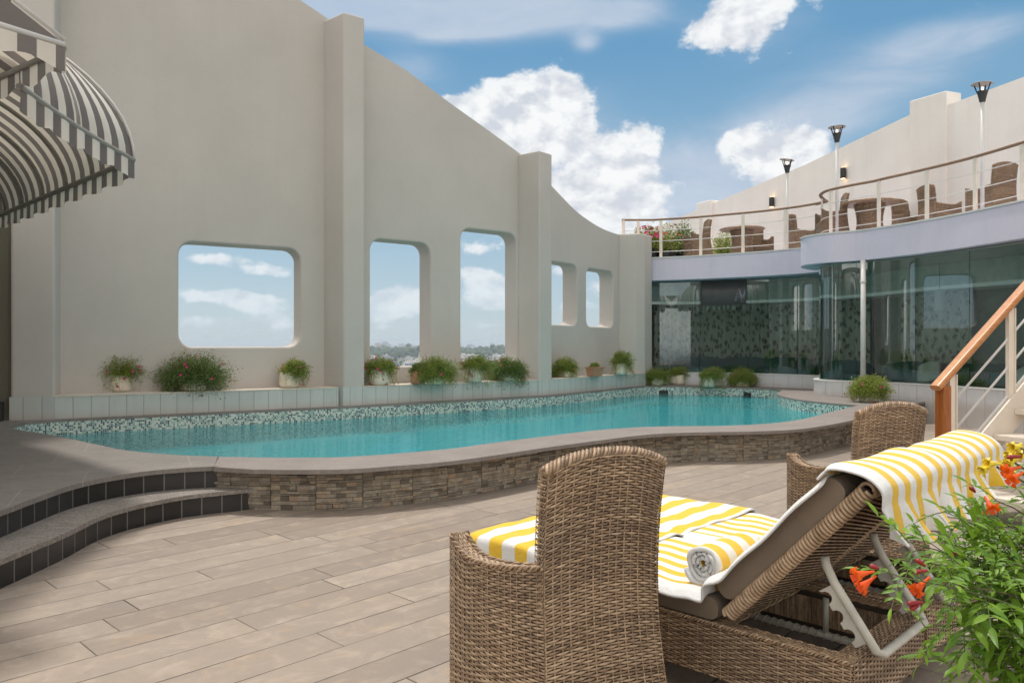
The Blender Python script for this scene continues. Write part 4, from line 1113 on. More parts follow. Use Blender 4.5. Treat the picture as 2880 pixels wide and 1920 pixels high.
for o in (.03, 1.03):
    hr = MB(); a, b = sp(-.12, o, .98), sp(s1, o, 1.075 + s1 * PITCH)
    a = sp(-.05, o, 1.04 - .05 * PITCH); b = sp(s1, o, 1.04 + s1 * PITCH)
    pr = rrect(-.045, .045, -.026, .026, .02, 4)
    up = V((-sdir.x * sdir.z, -sdir.y * sdir.z, 1 - sdir.z ** 2)).normalized(); sd3 = V((sn.x, sn.y, 0))
    hr.prism(pr, 0, (b - a).length, lambda x, y, d: tuple(a + sdir * d + sd3 * x + up * y)); part('handrail', hr, MAT['teak'], st, recalc=True)
    m = MB(); c = sp(.035, o, .51); m.box(c, (.085, .085, 1.02), math.atan2(sd.y, sd.x)); part('newel_post', m, MAT['newel'], st, bevel=.008)
    for s in (.125, .825, 1.525, 2.225, 2.925, 3.625, 4.3):
        zb = 0 if s < .2 else s * PITCH + .25
        m = MB(); zt = s * PITCH + 1.02; c = sp(s, o, (zb + zt) / 2); m.box(c, (.062, .03, zt - zb), math.atan2(sd.y, sd.x)); m.box(sp(s + .035, o, (zb + zt) / 2), (.010, .055, zt - zb - .02), math.atan2(sd.y, sd.x)); part('baluster', m, MAT['stair'], st)
    for k in range(3):
        m = MB(); z = .30 + .235 * k; m.tube([sp(.13, o, z + .13 * PITCH), sp(s1, o, z + s1 * PITCH)], .0095, 8); part('rail_rod', m, MAT['white'], st)

# ------------------------------------------------------------------ striped awnings
def awning_low():
    o = T('dome_awning', 'lower grey and white striped dome awning, seen from underneath', 'awning', (-3.24, 6.53, 2.92))
    z0 = 2.9175; T0 = V((-3.24, 6.531)); LL = 4.25; D = 1.66; HH = .97
    def P(l, w, z): q = T0 + Lx * l + Wx * w; return V((q.x, q.y, z))
    def arc(p0, p1, zt, t):        # quarter ellipse from the rim point p0 (t=0) up to the wall point p1 (t=1)
        a = t * PI / 2; q = p0.lerp(p1, 1 - math.cos(a)); return V((q.x, q.y, z0 + (zt - z0) * math.sin(a)))
    rim, wal = [], []
    NL = 46
    for k in range(NL + 1): l = LL * (1 - k / NL); rim.append(P(l, 0, z0)); wal.append(P(l, -D, z0 + HH))
    nearp = [P(-1.444 * t, -1.207 * t - .05 * math.sin(PI * t), z0) for t in [k / 26 for k in range(1, 27)]]
    for k, p in enumerate(nearp): rim.append(p); wal.append(P(-.33 * (k + 1) / 26, -D, z0 + HH))
    nk = len(rim) - 1; U = [0]
    for a, b in zip(rim, rim[1:]): U.append(U[-1] + (b - a).length)
    m = MB()
    m.grid(nk, 16, lambda u, v: arc(rim[round(u * nk)], wal[round(u * nk)], z0 + HH, v), lambda u, v: (U[round(u * nk)] / .257, v))
    part('canopy', m, MAT['awning'], o, recalc=False)
    m = MB()
    q = 6
    def val(u, v):
        f = u * nk * q; i = min(int(f / q), nk - 1); p = rim[i].lerp(rim[i + 1], f / q - i); uu = U[i] + (U[i + 1] - U[i]) * (f / q - i)
        sc = .145 + .034 * abs(math.sin(PI * uu / .514)) ; wv = .018 * math.sin(2 * PI * uu / .257) * v
        c = V((wal[i].x, wal[i].y, 0)) - V((p.x, p.y, 0)); c.normalize()
        return p - c * (wv + .015) + V((0, 0, .01 - v * sc))
    m.grid(nk * q, 4, val, lambda u, v: ((U[min(int(u * nk), nk - 1)] + (U[min(int(u * nk), nk - 1) + 1] - U[min(int(u * nk), nk - 1)]) * (u * nk - min(int(u * nk), nk - 1))) / .257, v))
    part('valance', m, MAT['awning'], o)
    m = MB(); m.tube([p + V((0, 0, .0)) for p in rim], .024, 8); fr = part('frame_bar', m, MAT['frame'], o)
    for k in (4, 12, 20, 28, 36, 43, NL + 13):
        m = MB(); a = [arc(rim[k], wal[k], z0 + HH, t / 14) - V((0, 0, .03)) for t in range(15)]; m.tube(a, .02, 6); part('rib', m, MAT['frame'], o)
    m = MB(); m.tube([arc(rim[NL], wal[NL], z0 + HH, t / 14) + V((.01, 0, .015)) for t in range(15)], .012, 6); part('seam_piping', m, MAT['white'], o)
def awning_high():
    o = T('corner_awning', 'upper striped awning above the dome awning, corner with a scalloped edge', 'awning', (-2.55, 4.35, 3.03))
    z0 = 1.35 + 3.05 * .55; T0 = V((-4.63, 7.9)) * .55; dF, dS = V((-.82, .57)), V((-.55, -.83))
    def P(a, b, z): q = T0 + dF * a + dS * b; return V((q.x, q.y, z))
    D, R, LL = 1.05, .52, 1.4
    m = MB(); m.grid(20, 8, lambda u, v: P(LL * u, D * v, z0 + .02 + R * v), lambda u, v: (LL * u / .20 + .25, v)); part('canopy', m, MAT['awning'], o)
    m = MB(); m.grid(8, 6, lambda u, v: P(-.004, D * u, z0 + .02 + R * u * v), lambda u, v: (D * u * .16 / .20 + .6, v)); part('side_gusset', m, MAT['awning'], o)
    def val(L, dr):
        def f(u, v):
            a = u * L; sc = .115 + .022 * math.cos(2 * PI * a / .40); x = a; p = P(x, -.012, z0) if dr else P(-.012, x, z0); return p + V((0, 0, -v * sc))
        return f
    m = MB(); m.grid(60, 3, val(LL, True), lambda u, v: (LL * u / .20 + .25, v)); m.grid(30, 3, val(D, False), lambda u, v: (D * u / .20 + .75, v)); part('valance', m, MAT['awning'], o)
    m = MB(); m.tube([P(LL, 0, z0), P(0, 0, z0)], .017, 8); part('frame_bar', m, MAT['frame'], o)
    m = MB(); m.tube([P(0, D, z0 + .02), P(0, 0, z0 + .02)], .017, 8); part('frame_bar', m, MAT['white'], o)
    m = MB(); m.tube([P(0, D, z0 + R + .04), P(0, 0, z0 + .05)], .012, 8); part('frame_bar', m, MAT['white'], o)
awning_low(); awning_high()

# ------------------------------------------------------------------ lamps
def lamp(px, Y, top_px, tilt, label):
    x = (px - CX) / F * Y; zt = H - (top_px - HZ) / F * Y; h = zt - FZ1
    o = T('lamp_post', label, 'lamp post', (x, Y, FZ1), 0, 'terrace lamp posts with cone caps')
    m = MB(); m.tube([(0, 0, 0), (0, 0, h - .33)], .030, 12); m.lathe([(.08, 0), (.08, .012), (.034, .03)], n=12); part('pole', m, MAT['white'], o, local=True)
    m = MB(); pr = []
    for k in range(13):
        t = k / 12; pr.append((.040 + .042 * t ** 1.2 + (.009 if k % 2 else 0), h - .335 + .18 * t))
    m.lathe([(.03, h - .34)] + pr + [(.02, h - .15)], n=18); hd = part('lamp_head', m, MAT['iron'], o, local=True)
    M_ = Matrix.Rotation(tilt, 4, 'Y') @ Matrix.Rotation(tilt * .6, 4, 'X')
    for k in range(4):
        a = PI / 5 + k * PI / 2; m = MB(); m.tube([(.08 * math.cos(a), .08 * math.sin(a), h - .17), (.125 * math.cos(a), .125 * math.sin(a), h - .035)], .010, 6); part('bracket', m, MAT['iron'], hd, local=True)
    m = MB(); m.lathe([(.004, .0), (.04, -.010), (.165, -.032), (.165, -.040), (.04, -.022), (.004, -.016)], n=26, M=M_); cp = part('cap', m, MAT['cap'], hd, local=True)
    cp.data.transform(Matrix.Translation((0, 0, h)))
    m = MB(); m.lathe([(.002, h - .155), (.012, h - .15), (.016, h - .12), (.012, h - .09), (.002, h - .08)], n=10); part('bulb', m, MAT['bulb'], hd, local=True)
lamp(2214, 17.75, 446, .16, 'leftmost terrace lamp post with a tilted cap, above the far table'); lamp(2354, 15.15, 353, .0, 'middle terrace lamp post beside the curved end of the railing'); lamp(2763, 12.75, 231, .04, 'tallest looking lamp post, rightmost on the terrace')
def sconce(px, py, i, label):
    a, b = V(PW[i][:2]), V(PW[i + 1][:2]); t0 = tanpx(px)
    s = (t0 * a.y - a.x) / ((b.x - a.x) - t0 * (b.y - a.y)); q = a.lerp(b, s); t = (b - a).normalized(); n = V((t.y, -t.x)); n = n if n.x < 0 else -n
    c = q + n * .075; z = H - (py - HZ) / F * q.y
    o = T('wall_sconce', label, 'wall lamp', (c.x, c.y, z), 0, 'black up and down wall lamps')
    m = MB(); m.tube([(c.x, c.y, z - .13), (c.x, c.y, z + .13)], .065, 14); m.box((c.x - n.x * .045, c.y - n.y * .045, z), (.06, .06, .14)); part('housing', m, MAT['black'], o, bevel=.004)
    for zz in (z - .132, z + .132):
        m = MB(); m.tube([(c.x, c.y, zz - .004), (c.x, c.y, zz + .004)], .05, 12); part('bulb', m, MAT['bulb'], o)
sconce(2176, 569, 2, 'black wall lamp on the parapet beside the leftmost lamp post'); sconce(2378, 488, 3, 'black wall lamp on the parapet right of the middle lamp post')

# ------------------------------------------------------------------ potted plants
def bush(rng, R, Hh, drop, n, stems, leaf=.016, flat=.75, lean=(0, 0), trail=0):
    """stems fanning out of the pot mouth (z=0) into an uneven mound, each set with small narrow leaves"""
    m = MB(); tips = []; leaf *= 1.3
    lump = [rng.uniform(.88, 1.10) for _ in range(9)]
    for k in range(stems):
        a = rng.uniform(0, 2 * PI); ph = math.acos(1 - rng.random() * 1.12)       # from straight up to a little below level
        s0 = rng.uniform(.72, 1.02) * lump[int(a / (2 * PI) * 9) % 9]
        if rng.random() < .04: s0 *= 1.14
        t = V((R * math.sin(ph) * math.cos(a) * s0 + lean[0], R * math.sin(ph) * math.sin(a) * flat * s0 + lean[1], Hh * math.cos(ph) * s0))
        if trail and rng.random() < trail * .75:
            rr = R * rng.uniform(.55, .9); t = V((math.cos(a) * rr + lean[0], math.sin(a) * rr * flat + lean[1], -drop * rng.uniform(.15, 1)))
        c = V((t.x * .62, t.y * .62, max(t.z, 0) * .62 + Hh * .28 + (.03 if t.z < 0 else 0)))
        b = V((math.cos(a) * R * .2, math.sin(a) * R * .16, -.02))
        P = [b * ((1 - s) ** 2) + c * (2 * s * (1 - s)) + t * (s * s) for s in [q / 7 for q in range(8)]]
        m.tube(P, [.0026 * (1 - .6 * q / 7) for q in range(8)], 3, 1, caps=False)
        tips.append(t)
        for q in range(n):
            s = .18 + .84 * (q + rng.random()) / n; i = min(int(s * 7), 6); p = P[i].lerp(P[i + 1], min(1.15, s * 7 - i)) + V((rng.gauss(0, 1), rng.gauss(0, 1), rng.gauss(0, .8))) * R * .085
            d = V((rng.gauss(0, 1), rng.gauss(0, 1), rng.gauss(.25, .8))).normalized(); d = (d + (P[i + 1] - P[i]).normalized() * .6).normalized()
            x = d.cross(V((rng.gauss(0, 1), rng.gauss(0, 1), rng.gauss(0, 1)))).normalized(); L = leaf * rng.uniform(.7, 1.5); w = L * .27
            m.face([m.vert(p), m.vert(p + d * L * .5 + x * w), m.vert(p + d * L), m.vert(p + d * L * .5 - x * w)])
    return m, tips
def blossoms(rng, tips, n, r, col, parent, local=True, ctr=(0, 0, .05)):
    m = MB(); c0 = V(ctr)
    for k in range(n):
        t = rng.choice(tips); d = (t - c0).normalized(); c = t + d * .012; x = d.cross(V((.3, .2, 1))).normalized(); y = d.cross(x)
        for q in range(6):
            a = 2 * PI * q / 6; a2 = a + .95; rr = r * rng.uniform(.85, 1.15)
            m.poly([c, c + (x * math.cos(a) + y * math.sin(a)) * rr + d * rr * .45, c + (x * math.cos((a + a2) / 2) + y * math.sin((a + a2) / 2)) * rr * 1.18 + d * rr * .5, c + (x * math.cos(a2) + y * math.sin(a2)) * rr + d * rr * .45])
    return part('blossoms', m, col, parent, local=local)
def white_pot(r, h, tilt=.9):
    m = MB(); m.lathe([(r * .80, 0), (r * .98, h * .12), (r, h * .35), (r * .97, h * .7), (r * tilt, h), (r * tilt - .018, h), (r * tilt - .02, h - .05), (.002, h - .05)], n=24); return m
def potted(px, py, z, label, seed, R, Hh, potr=.16, poth=.26, drop=.2, nfl=8, fl='pink', stems=130, nleaf=16, leafm='leafA', lean=(0, 0), trail=.25, group='potted flowers along the pool', potm='pot', leaf=.016, flr=.016, tilt=.9):
    p = at(px, py, z); rng = random.Random(seed); R *= 1.22; Hh = Hh * 1.22 + .035; stems = int(stems * 2.1); nleaf += 10
    o = T('potted_plant', label, 'potted plant', (p.x, p.y, z), rng.uniform(0, 6), group)
    part('pot', white_pot(potr, poth, tilt), MAT[potm], o, local=True)
    m = MB(); m.lathe([(.001, poth - .045), (potr * tilt - .02, poth - .05)], n=16); part('soil', m, MAT['soil'], o, local=True)
    o.rotation_euler[2] = 0
    b, tips = bush(rng, R, Hh, drop, nleaf, stems, leaf, .8, lean, trail)
    f = part('foliage', b, [MAT[leafm], MAT['stem']], o, local=True); f.data.transform(Matrix.Translation((0, 0, poth - .02)))
    if nfl:
        q = blossoms(rng, tips, int(nfl * 1.8), flr * 1.15, MAT[fl], o); q.data.transform(Matrix.Translation((0, 0, poth - .02)))
    return o
dsp = 2880 / 2352
def pp(dx, dy, z, *a, **k): return potted(dx * dsp, dy * dsp, z, *a, **k)
pp(276, 899, LZ, 'leafy pot at the far left of the ledge, pale pot under bright stems', 1, .30, .24, .165, .24, nfl=8, stems=170, trail=.25)
pp(444, 897, LZ, 'widest bushy plant on the ledge, under the left opening, pot hidden', 2, .47, .30, .18, .16, .22, 13, stems=330, nleaf=18, trail=.45, leafm='leafD')
pp(664, 890, LZ, 'small plant spilling to the right over a white pot left of the tallest pier', 3, .22, .16, .155, .25, .22, 5, stems=120, lean=(.10, -.03), trail=.4)
pp(872, 884, LZ, 'white pot thick with magenta flowers just right of the tallest pier', 4, .27, .17, .17, .26, .25, 20, stems=150, lean=(.03, 0), trail=.35)
pp(960, 882, LZ, 'brown terracotta pot half buried in leaves below the second opening', 45, .16, .12, .13, .22, .1, 0, stems=60, potm='clay', trail=.2, leafm='leafD')
pp(1000, 882, LZ, 'round dense green bush between the two tall openings, few flowers', 5, .36, .26, .16, .14, .16, 5, stems=260, nleaf=18, trail=.45)
pp(1088, 877, LZ, 'white pot with stems trailing below the ledge under the tallest opening', 6, .30, .17, .16, .27, .40, 6, stems=150, lean=(.08, -.06), trail=.35)
pp(1166, 874, LZ, 'dark green bush with magenta flowers left of the second pier', 7, .38, .26, .17, .14, .26, 12, stems=280, nleaf=18, leafm='leafD', trail=.42)
pp(1298, 866, LZ, 'plant with a tall thin sprig just right of the second pier', 8, .27, .22, .15, .14, .14, 3, 'red', stems=170, trail=.4)
pp(1424, 860, LZ, 'pot plant beside the last pier, stems spilling over the ledge', 9, .26, .24, .15, .26, .32, 6, 'red', stems=150, lean=(.05, -.03), trail=.35)
pp(1508, 885, CZ, 'low dense green plant in the far corner beside the last pier', 10, .30, .16, .15, .20, .2, 0, stems=170, leafm='leafA', trail=.4)
pp(1556, 883, CZ, 'small green plant in a white pot in the far corner, second from the pier', 11, .27, .15, .19, .24, .18, 1, stems=120, trail=.2)
pp(1627, 888, CZ, 'white pot with a long trail of leaves hanging to the pool', 12, .30, .17, .16, .24, .38, 7, 'red', stems=150, lean=(.06, -.12), trail=.35)
pp(1704, 888, CZ, 'round light green plant on the far coping, right of the trailing one', 13, .34, .24, .17, .14, .12, 5, stems=230, trail=.4)
pp(1996, 923, CZ, 'large round flowering plant on the coping in front of the white pole', 14, .33, .24, .16, .16, .13, 9, stems=260, nleaf=18, trail=.4, flr=.02)
# tall sprig
p = at(1298 * dsp, 866 * dsp, LZ)
# rectangular terracotta planter
p = at(1366 * dsp, 864 * dsp, LZ); o = T('terracotta_planter', 'rectangular terracotta trough with low clipped green plants on the ledge', 'planter', (p.x, p.y, LZ), math.atan2(.8, .6))
m = MB()
for (w, z) in ((1, 0),):
    a = [( -.17, -.085), (.17, -.085), (.17, .085), (-.17, .085)]; b2 = [(-.215, -.11), (.215, -.11), (.215, .11), (-.215, .11)]
    i = [m.vert((x, y, 0)) for x, y in a] + [m.vert((x, y, .20)) for x, y in b2] + [m.vert((x * .88, y * .8, .20)) for x, y in b2] + [m.vert((x * .85, y * .75, .16)) for x, y in b2]
    for k in range(4):
        k2 = (k + 1) % 4; m.face((i[k], i[k2], i[4 + k2], i[4 + k])); m.face((i[4 + k], i[4 + k2], i[8 + k2], i[8 + k])); m.face((i[8 + k], i[8 + k2], i[12 + k2], i[12 + k]))
    m.face(i[12:16]); m.face(i[0:4][::-1])
part('trough', m, MAT['clay'], o, local=True, bevel=.006)
m = MB(); m.box((0, 0, .185), (.45, .235, .03)); part('trough_rim', m, MAT['clay'], o, local=True, bevel=.005)
rng = random.Random(77); mm, tp = bush(rng, .17, .10, .03, 16, 120, .016, .45); f = part('foliage', mm, [MAT['leafA'], MAT['stem']], o, local=True); f.data.transform(Matrix.Translation((0, 0, .19)))
# flowering shrubs on the upper terrace
def shrub(px, py, Y, R, Hh, label, seed, col, nf, leafm):
    x = (px - CX) / F * Y; o = T('terrace_shrub', label, 'shrub', (x, Y, tz), 0, 'shrubs on the upper terrace'); rng = random.Random(seed)
    m = MB(); m.lathe([(R * .4, 0), (R * .5, .3), (R * .46, .3), (.01, .28)], n=16); part('pot', m, MAT['black'], o, local=True)
    b, tips = bush(rng, R, Hh, .1, 14, 190, .034, 1.0, (0, 0), .1); f = part('foliage', b, [MAT[leafm], MAT['twig']], o, local=True); f.data.transform(Matrix.Translation((0, 0, .28)))
    if nf: q = blossoms(rng, [t for t in tips if t.z > Hh * .35], nf * 2, .05, MAT[col], o); q.data.transform(Matrix.Translation((0, 0, .28)))
shrub(1818, 0, 19.3, .55, .62, 'terrace shrub with pink flowers at the left end of the railing', 21, 'pink', 26, 'leafA'); shrub(1868, 0, 19.6, .58, .70, 'terrace shrub with scattered red flowers, second from the railing end', 22, 'red', 14, 'leafA'); shrub(1922, 0, 19.9, .50, .80, 'tall loose green shrub left of the far terrace table', 23, 'red', 0, 'leafD'); shrub(2040, 0, 20.6, .46, .70, 'thin green shrub behind the far terrace chairs', 24, 'red', 0, 'leafA')
# ------------------------------------------------------------------ trumpet vine in the right foreground
def leaflet(m, p, d, nrm, L, w):
    d = d.normalized(); x = d.cross(nrm).normalized(); n = x.cross(d)
    a = []
    for s, ww, dz in ((0, 0, 0), (.22, .75, .01), (.5, 1, .0), (.78, .62, -.05), (1, 0, -.16)):
        c = p + d * (L * s) + n * (L * dz)
        if ww == 0: a.append((m.vert(c),))
        else: a.append((m.vert(c - x * w * ww + n * w * .25), m.vert(c), m.vert(c + x * w * ww + n * w * .25)))
    m.face((a[0][0], a[1][1], a[1][0]), None, 0, True); m.face((a[0][0], a[1][2], a[1][1]), None, 0, True)
    for u, v in ((1, 2), (2, 3)):
        m.face((a[u][0], a[u][1], a[v][1], a[v][0]), None, 0, True); m.face((a[u][1], a[u][2], a[v][2], a[v][1]), None, 0, True)
    m.face((a[3][0], a[3][1], a[4][0]), None, 0, True); m.face((a[3][1], a[3][2], a[4][0]), None, 0, True)
def compound(m, sm, rng, p, d, n, L):
    d = d.normalized(); pairs = rng.choice((2, 3, 3, 4)); pts = [p + d * (L * s) + V((0, 0, -L * .30 * s * s)) for s in (0, .25, .5, .75, 1)]
    sm.tube(pts, [.0013, .0012, .001, .0009, .0007], 3, 0, caps=False)
    x = d.cross(V((0, 0, 1))).normalized()
    ll = L * rng.uniform(.34, .42)
    for k in range(pairs):
        s = .32 + .62 * k / pairs; i = min(int(s * 4), 3); q = pts[i].lerp(pts[i + 1], s * 4 - i)
        for sgn in (-1, 1):
            dd = (d * .62 + x * sgn * .85 + V((rng.gauss(0, .12), rng.gauss(0, .12), rng.gauss(-.15, .2))))
            nn = (V((0, 0, 1)) + V((rng.gauss(0, .35), rng.gauss(0, .35), 0))).normalized()
            leaflet(m, q, dd, nn, ll * rng.uniform(.8, 1.15), ll * .15)
    dd = d + V((rng.gauss(0, .1), rng.gauss(0, .1), -.35)); leaflet(m, pts[-1], dd, (V((0, 0, 1)) + V((rng.gauss(0, .3), rng.gauss(0, .3), 0))).normalized(), ll * 1.3, ll * .155)
vine = T('trumpet_vine', 'leafy trumpet vine with orange flowers hanging into the right foreground', 'shrub', (1.25, 1.55, 0))
rng = random.Random(12)
leafm, stemm, twm = MB(), MB(), MB()
# stem tips: picture position (in the 2352 wide view) and distance; each is a real branch end in the shrub
tips = [(2000, 1215, 1.45), (2070, 1205, 1.55), (2085, 1125, 1.55), (2150, 1165, 1.50), (2120, 1130, 1.7), (2215, 1120, 1.6), (2290, 1100, 1.55), (2345, 1060, 1.6), (2010, 1275, 1.4), (1985, 1325, 1.30), (2045, 1330, 1.45), (2105, 1345, 1.35), (2150, 1290, 1.5), (2195, 1230, 1.5), (2260, 1190, 1.5), (2320, 1150, 1.5), (2080, 1395, 1.35), (2040, 1440, 1.40), (2085, 1480, 1.45), (2130, 1430, 1.45), (2180, 1380, 1.4), (2230, 1330, 1.5), (2290, 1270, 1.45), (2340, 1230, 1.4), (2160, 1500, 1.4), (2120, 1545, 1.45), (2200, 1460, 1.5), (2250, 1420, 1.45), (2300, 1370, 1.5), (2345, 1330, 1.5), (2210, 1540, 1.45), (2260, 1500, 1.4), (2310, 1450, 1.45), (2350, 1410, 1.4), (2300, 1540, 1.5), (2345, 1510, 1.45), (2170, 1210, 1.8), (2250, 1260, 1.8), (2330, 1200, 1.8), (2200, 1300, 1.75), (2300, 1320, 1.75), (2240, 1390, 1.75), (2330, 1400, 1.75), (2390, 1150, 1.5), (2400, 1260, 1.45), (2400, 1380, 1.5), (2400, 1490, 1.45), (2420, 1080, 1.6), (2470, 1200, 1.5), (2480, 1350, 1.5), (2265, 1600, 1.45), (2180, 1620, 1.4), (2350, 1620, 1.5), (2100, 1265, 1.5), (2160, 1245, 1.45), (2060, 1250, 1.6), (2240, 1150, 1.7), (2310, 1090, 1.7), (2340, 1120, 1.45), (2280, 1140, 1.45), (2210, 1180, 1.7), (2130, 1200, 1.65), (2330, 1290, 1.35), (2270, 1310, 1.35), (2220, 1270, 1.4), (2340, 1460, 1.35), (2280, 1470, 1.6), (2210, 1410, 1.6), (2160, 1340, 1.6)]
root = V((1.42, 1.62, .42))
tips = [q for k, q in enumerate(tips) if q[2] < 1.68 and k % 6 != 4]
for k, (dx, dy, Y) in enumerate(tips):
    dx += 85 * max(0, min(1, (2290 - dx) / 150)); dy += 50 * max(0, min(1, (1300 - dy) / 150)); t = atY(dx * dsp, dy * dsp, Y)
    r = root + V((rng.uniform(-.12, .12), rng.uniform(-.10, .10), rng.uniform(0, .1)))
    mid = r.lerp(t, .52) + V((.08, 0, .11 + .08 * rng.random())); 
    P = [r * ((1 - s) ** 2) + mid * (2 * s * (1 - s)) + t * (s * s) for s in [q / 12 for q in range(13)]]
    (twm if k % 2 else stemm).tube(P, [.0042 * (1 - .75 * q / 12) for q in range(13)], 4, 0, caps=False)
    L = sum((b - a).length for a, b in zip(P, P[1:])); nn = max(5, int(L * .66 / .047))
    for q in range(nn):
        s = 1 - .62 * q / nn; i = min(int(s * 12), 11); p = P[i].lerp(P[i + 1], s * 12 - i); tg = (P[i + 1] - P[i]).normalized()
        for sgn in (-1, 1):
            if rng.random() < .33: continue
            a = rng.uniform(0, PI); sx = tg.cross(V((0, 0, 1))).normalized(); sy = sx.cross(tg)
            side = (sx * math.cos(a) + sy * math.sin(a)) * sgn
            d = side * .8 + tg * .65 + V((0, 0, .12)); compound(leafm, stemm, rng, p, d, None, rng.uniform(.065, .12) * (1 if q > 1 else .75))
part('foliage', leafm, MAT['leafB'], vine); part('stems', stemm, MAT['stem'], vine); part('branches', twm, MAT['twig'], vine)
m = MB(); m.lathe([(.13, 0), (.19, .36), (.20, .40), (.18, .40), (.17, .37), (.002, .36)], (1.42, 1.62, 0), 24); part('pot', m, MAT['clay'], vine)
def trumpet(p, d, L, nm, mt, lobes=True, r0=.0035, r1=.0125):
    m = MB(); d = d.normalized(); x = d.cross(V((0, 0, 1))); x = x.normalized() if x.length > .1 else V((1, 0, 0)); y = x.cross(d); prev = None; n = 10
    prof_ = [(0, r0), (.25, r0 * 1.15), (.5, r0 * 1.9), (.75, r1 * .8), (.9, r1)] if lobes else [(0, r0 * .7), (.4, r0 * 1.2), (.8, r0 * 1.6), (.95, r0 * 1.1), (1, .0006)]
    for s, r in prof_:
        c = p + d * (L * s) + V((0, 0, -L * .08 * s * s)); ring = [m.vert(c + x * (r * math.cos(2 * PI * j / n)) + y * (r * math.sin(2 * PI * j / n))) for j in range(n)]
        if prev:
            for j in range(n): m.face((prev[j], prev[(j + 1) % n], ring[(j + 1) % n], ring[j]), None, 0, True)
        prev = ring
    if lobes:
        c = p + d * (L * .9)
        for q in range(5):
            a = 2 * PI * q / 5; b = a + 2 * PI / 5; r2 = r1 * 1.95
            f = lambda an, r, h: m.vert(c + x * (r * math.cos(an)) + y * (r * math.sin(an)) + d * h + V((0, 0, -L * .07)))
            m.face((f(a, r1, 0), f((a + b) / 2, r1 * 1.02, 0), f(b, r1, 0), f(b - .12, r2 * .8, .007), f((a + b) / 2, r2 * 1.15, .002), f(a + .12, r2 * .8, .007)), None, 0, False)
    return part(nm, m, mt, vine)
def fl(dx, dy, Y, d, L, bud=False):
    p = atY(dx * dsp, dy * dsp, Y); return trumpet(p, V(d), L * .54, 'bud' if bud else 'flower', MAT['bud'] if bud else MAT['orange'], not bud, .0022 if not bud else .0030, .0085)
fl(2008, 1312, 1.30, (-1, -.1, -.12), .062); fl(2012, 1322, 1.31, (-.9, -.15, -.55), .060); fl(2135, 1325, 1.33, (-.85, -.3, -.5), .066); fl(2262, 1140, 1.5, (-.05, -.8, -.55), .055); fl(2345, 1072, 1.55, (-1, -.2, -.15), .066); fl(2350, 1085, 1.5, (-.9, -.3, -.3), .06)
for (a, b, Y, d, L) in ((2020, 1305, 1.31, (-.7, .3, .2), .03), (2130, 1310, 1.35, (-1, 0, -.05), .05), (2125, 1300, 1.36, (-.6, 0, .5), .04), (2120, 1383, 1.34, (-1, 0, 0), .052), (2110, 1390, 1.34, (-.8, 0, -.3), .03), (2205, 1268, 1.45, (-1, 0, -.3), .035), (2345, 1048, 1.55, (-1, .1, .0), .05), (2240, 1130, 1.52, (-.5, 0, .6), .03)): fl(a, b, Y, d, L, True)
# yellow bells of a second plant at the picture edge
yl = T('yellow_bells', 'yellow flowering sprig at the right edge above the orange flowers', 'shrub', (1.75, 1.9, 0))
lm2, sm2 = MB(), MB(); pts_y = [(2352, 1040, 1.75), (2330, 1062, 1.75), (2340, 1025, 1.8), (2290, 1072, 1.7), (2345, 1085, 1.78)]
ry = V((1.75, 1.95, .5))
for dx, dy, Y in pts_y + [(2400, 1040, 1.8)]:
    t = atY(dx * dsp, dy * dsp, Y); mid = ry.lerp(t, .5) + V((.04, 0, .12)); P = [ry * ((1 - s) ** 2) + mid * (2 * s * (1 - s)) + t * (s * s) for s in [q / 8 for q in range(9)]]
    sm2.tube(P, .003, 4, 0, caps=False)
    for q in range(7):
        i = 7 - q // 2; a = rng.uniform(0, 6); compound(lm2, sm2, rng, P[i], V((math.cos(a), math.sin(a) * .5, .25)), None, .075)
part('foliage', lm2, MAT['leafB'], yl); part('stems', sm2, MAT['stem'], yl)
_v = vine; vine = yl
for dx, dy, Y in pts_y:
    for k in range(2): trumpet(atY(dx * dsp, dy * dsp, Y) + V((rng.uniform(-.015, .015), 0, rng.uniform(-.01, .015))), V((-1, rng.uniform(-.8, .2), rng.uniform(-.4, .3))), .034, 'flower', MAT['yellow'], True, .003, .007)
m = MB(); m.lathe([(.11, 0), (.16, .45), (.17, .48), (.15, .48), (.002, .46)], (1.75, 1.95, 0), 20); part('pot', m, MAT['clay'], yl)
vine = _v
# ------------------------------------------------------------------ far city
GZ = -45.0
m = MB(); m.flat([(-9000, 60), (9000, 60), (9000, 9000), (-9000, 9000)], GZ); tag(part('city_ground', m, MAT['cityground']), kind='structure')
rng = random.Random(8)
meshes = []
for k in range(9):
    w, d, h = rng.uniform(11, 27), rng.uniform(10, 20), rng.choice((6.5, 9.5, 9.5, 12.5, 15.5)); mm = MB()
    mm.box((0, 0, h / 2), (w, d, h)); mm.box((0, 0, h + .4), (w + .5, d + .5, .8)); mm.box((rng.uniform(-.25, .25) * w, rng.uniform(-.2, .2) * d, h + 2), (w * .35, d * .4, 2.6))
    meshes.append(mm.mesh('city_house', [MAT['house']]))
for k in range(190):
    Y = 760 * (1 + (rng.random() ** 1.2) * 1.8); t = rng.choice((rng.uniform(-.200, -.100), rng.uniform(-.075, .012)))
    o = bpy.data.objects.new('city_house', meshes[k % 9]); C.objects.link(o); o.location = (t * Y, Y, GZ); o.rotation_euler[2] = rng.uniform(0, 6); o.scale = (1, 1, rng.uniform(.8, 1.3))
    tag(o, 'small pale house in the far city seen through the two tall wall openings', 'house', 'far city houses')
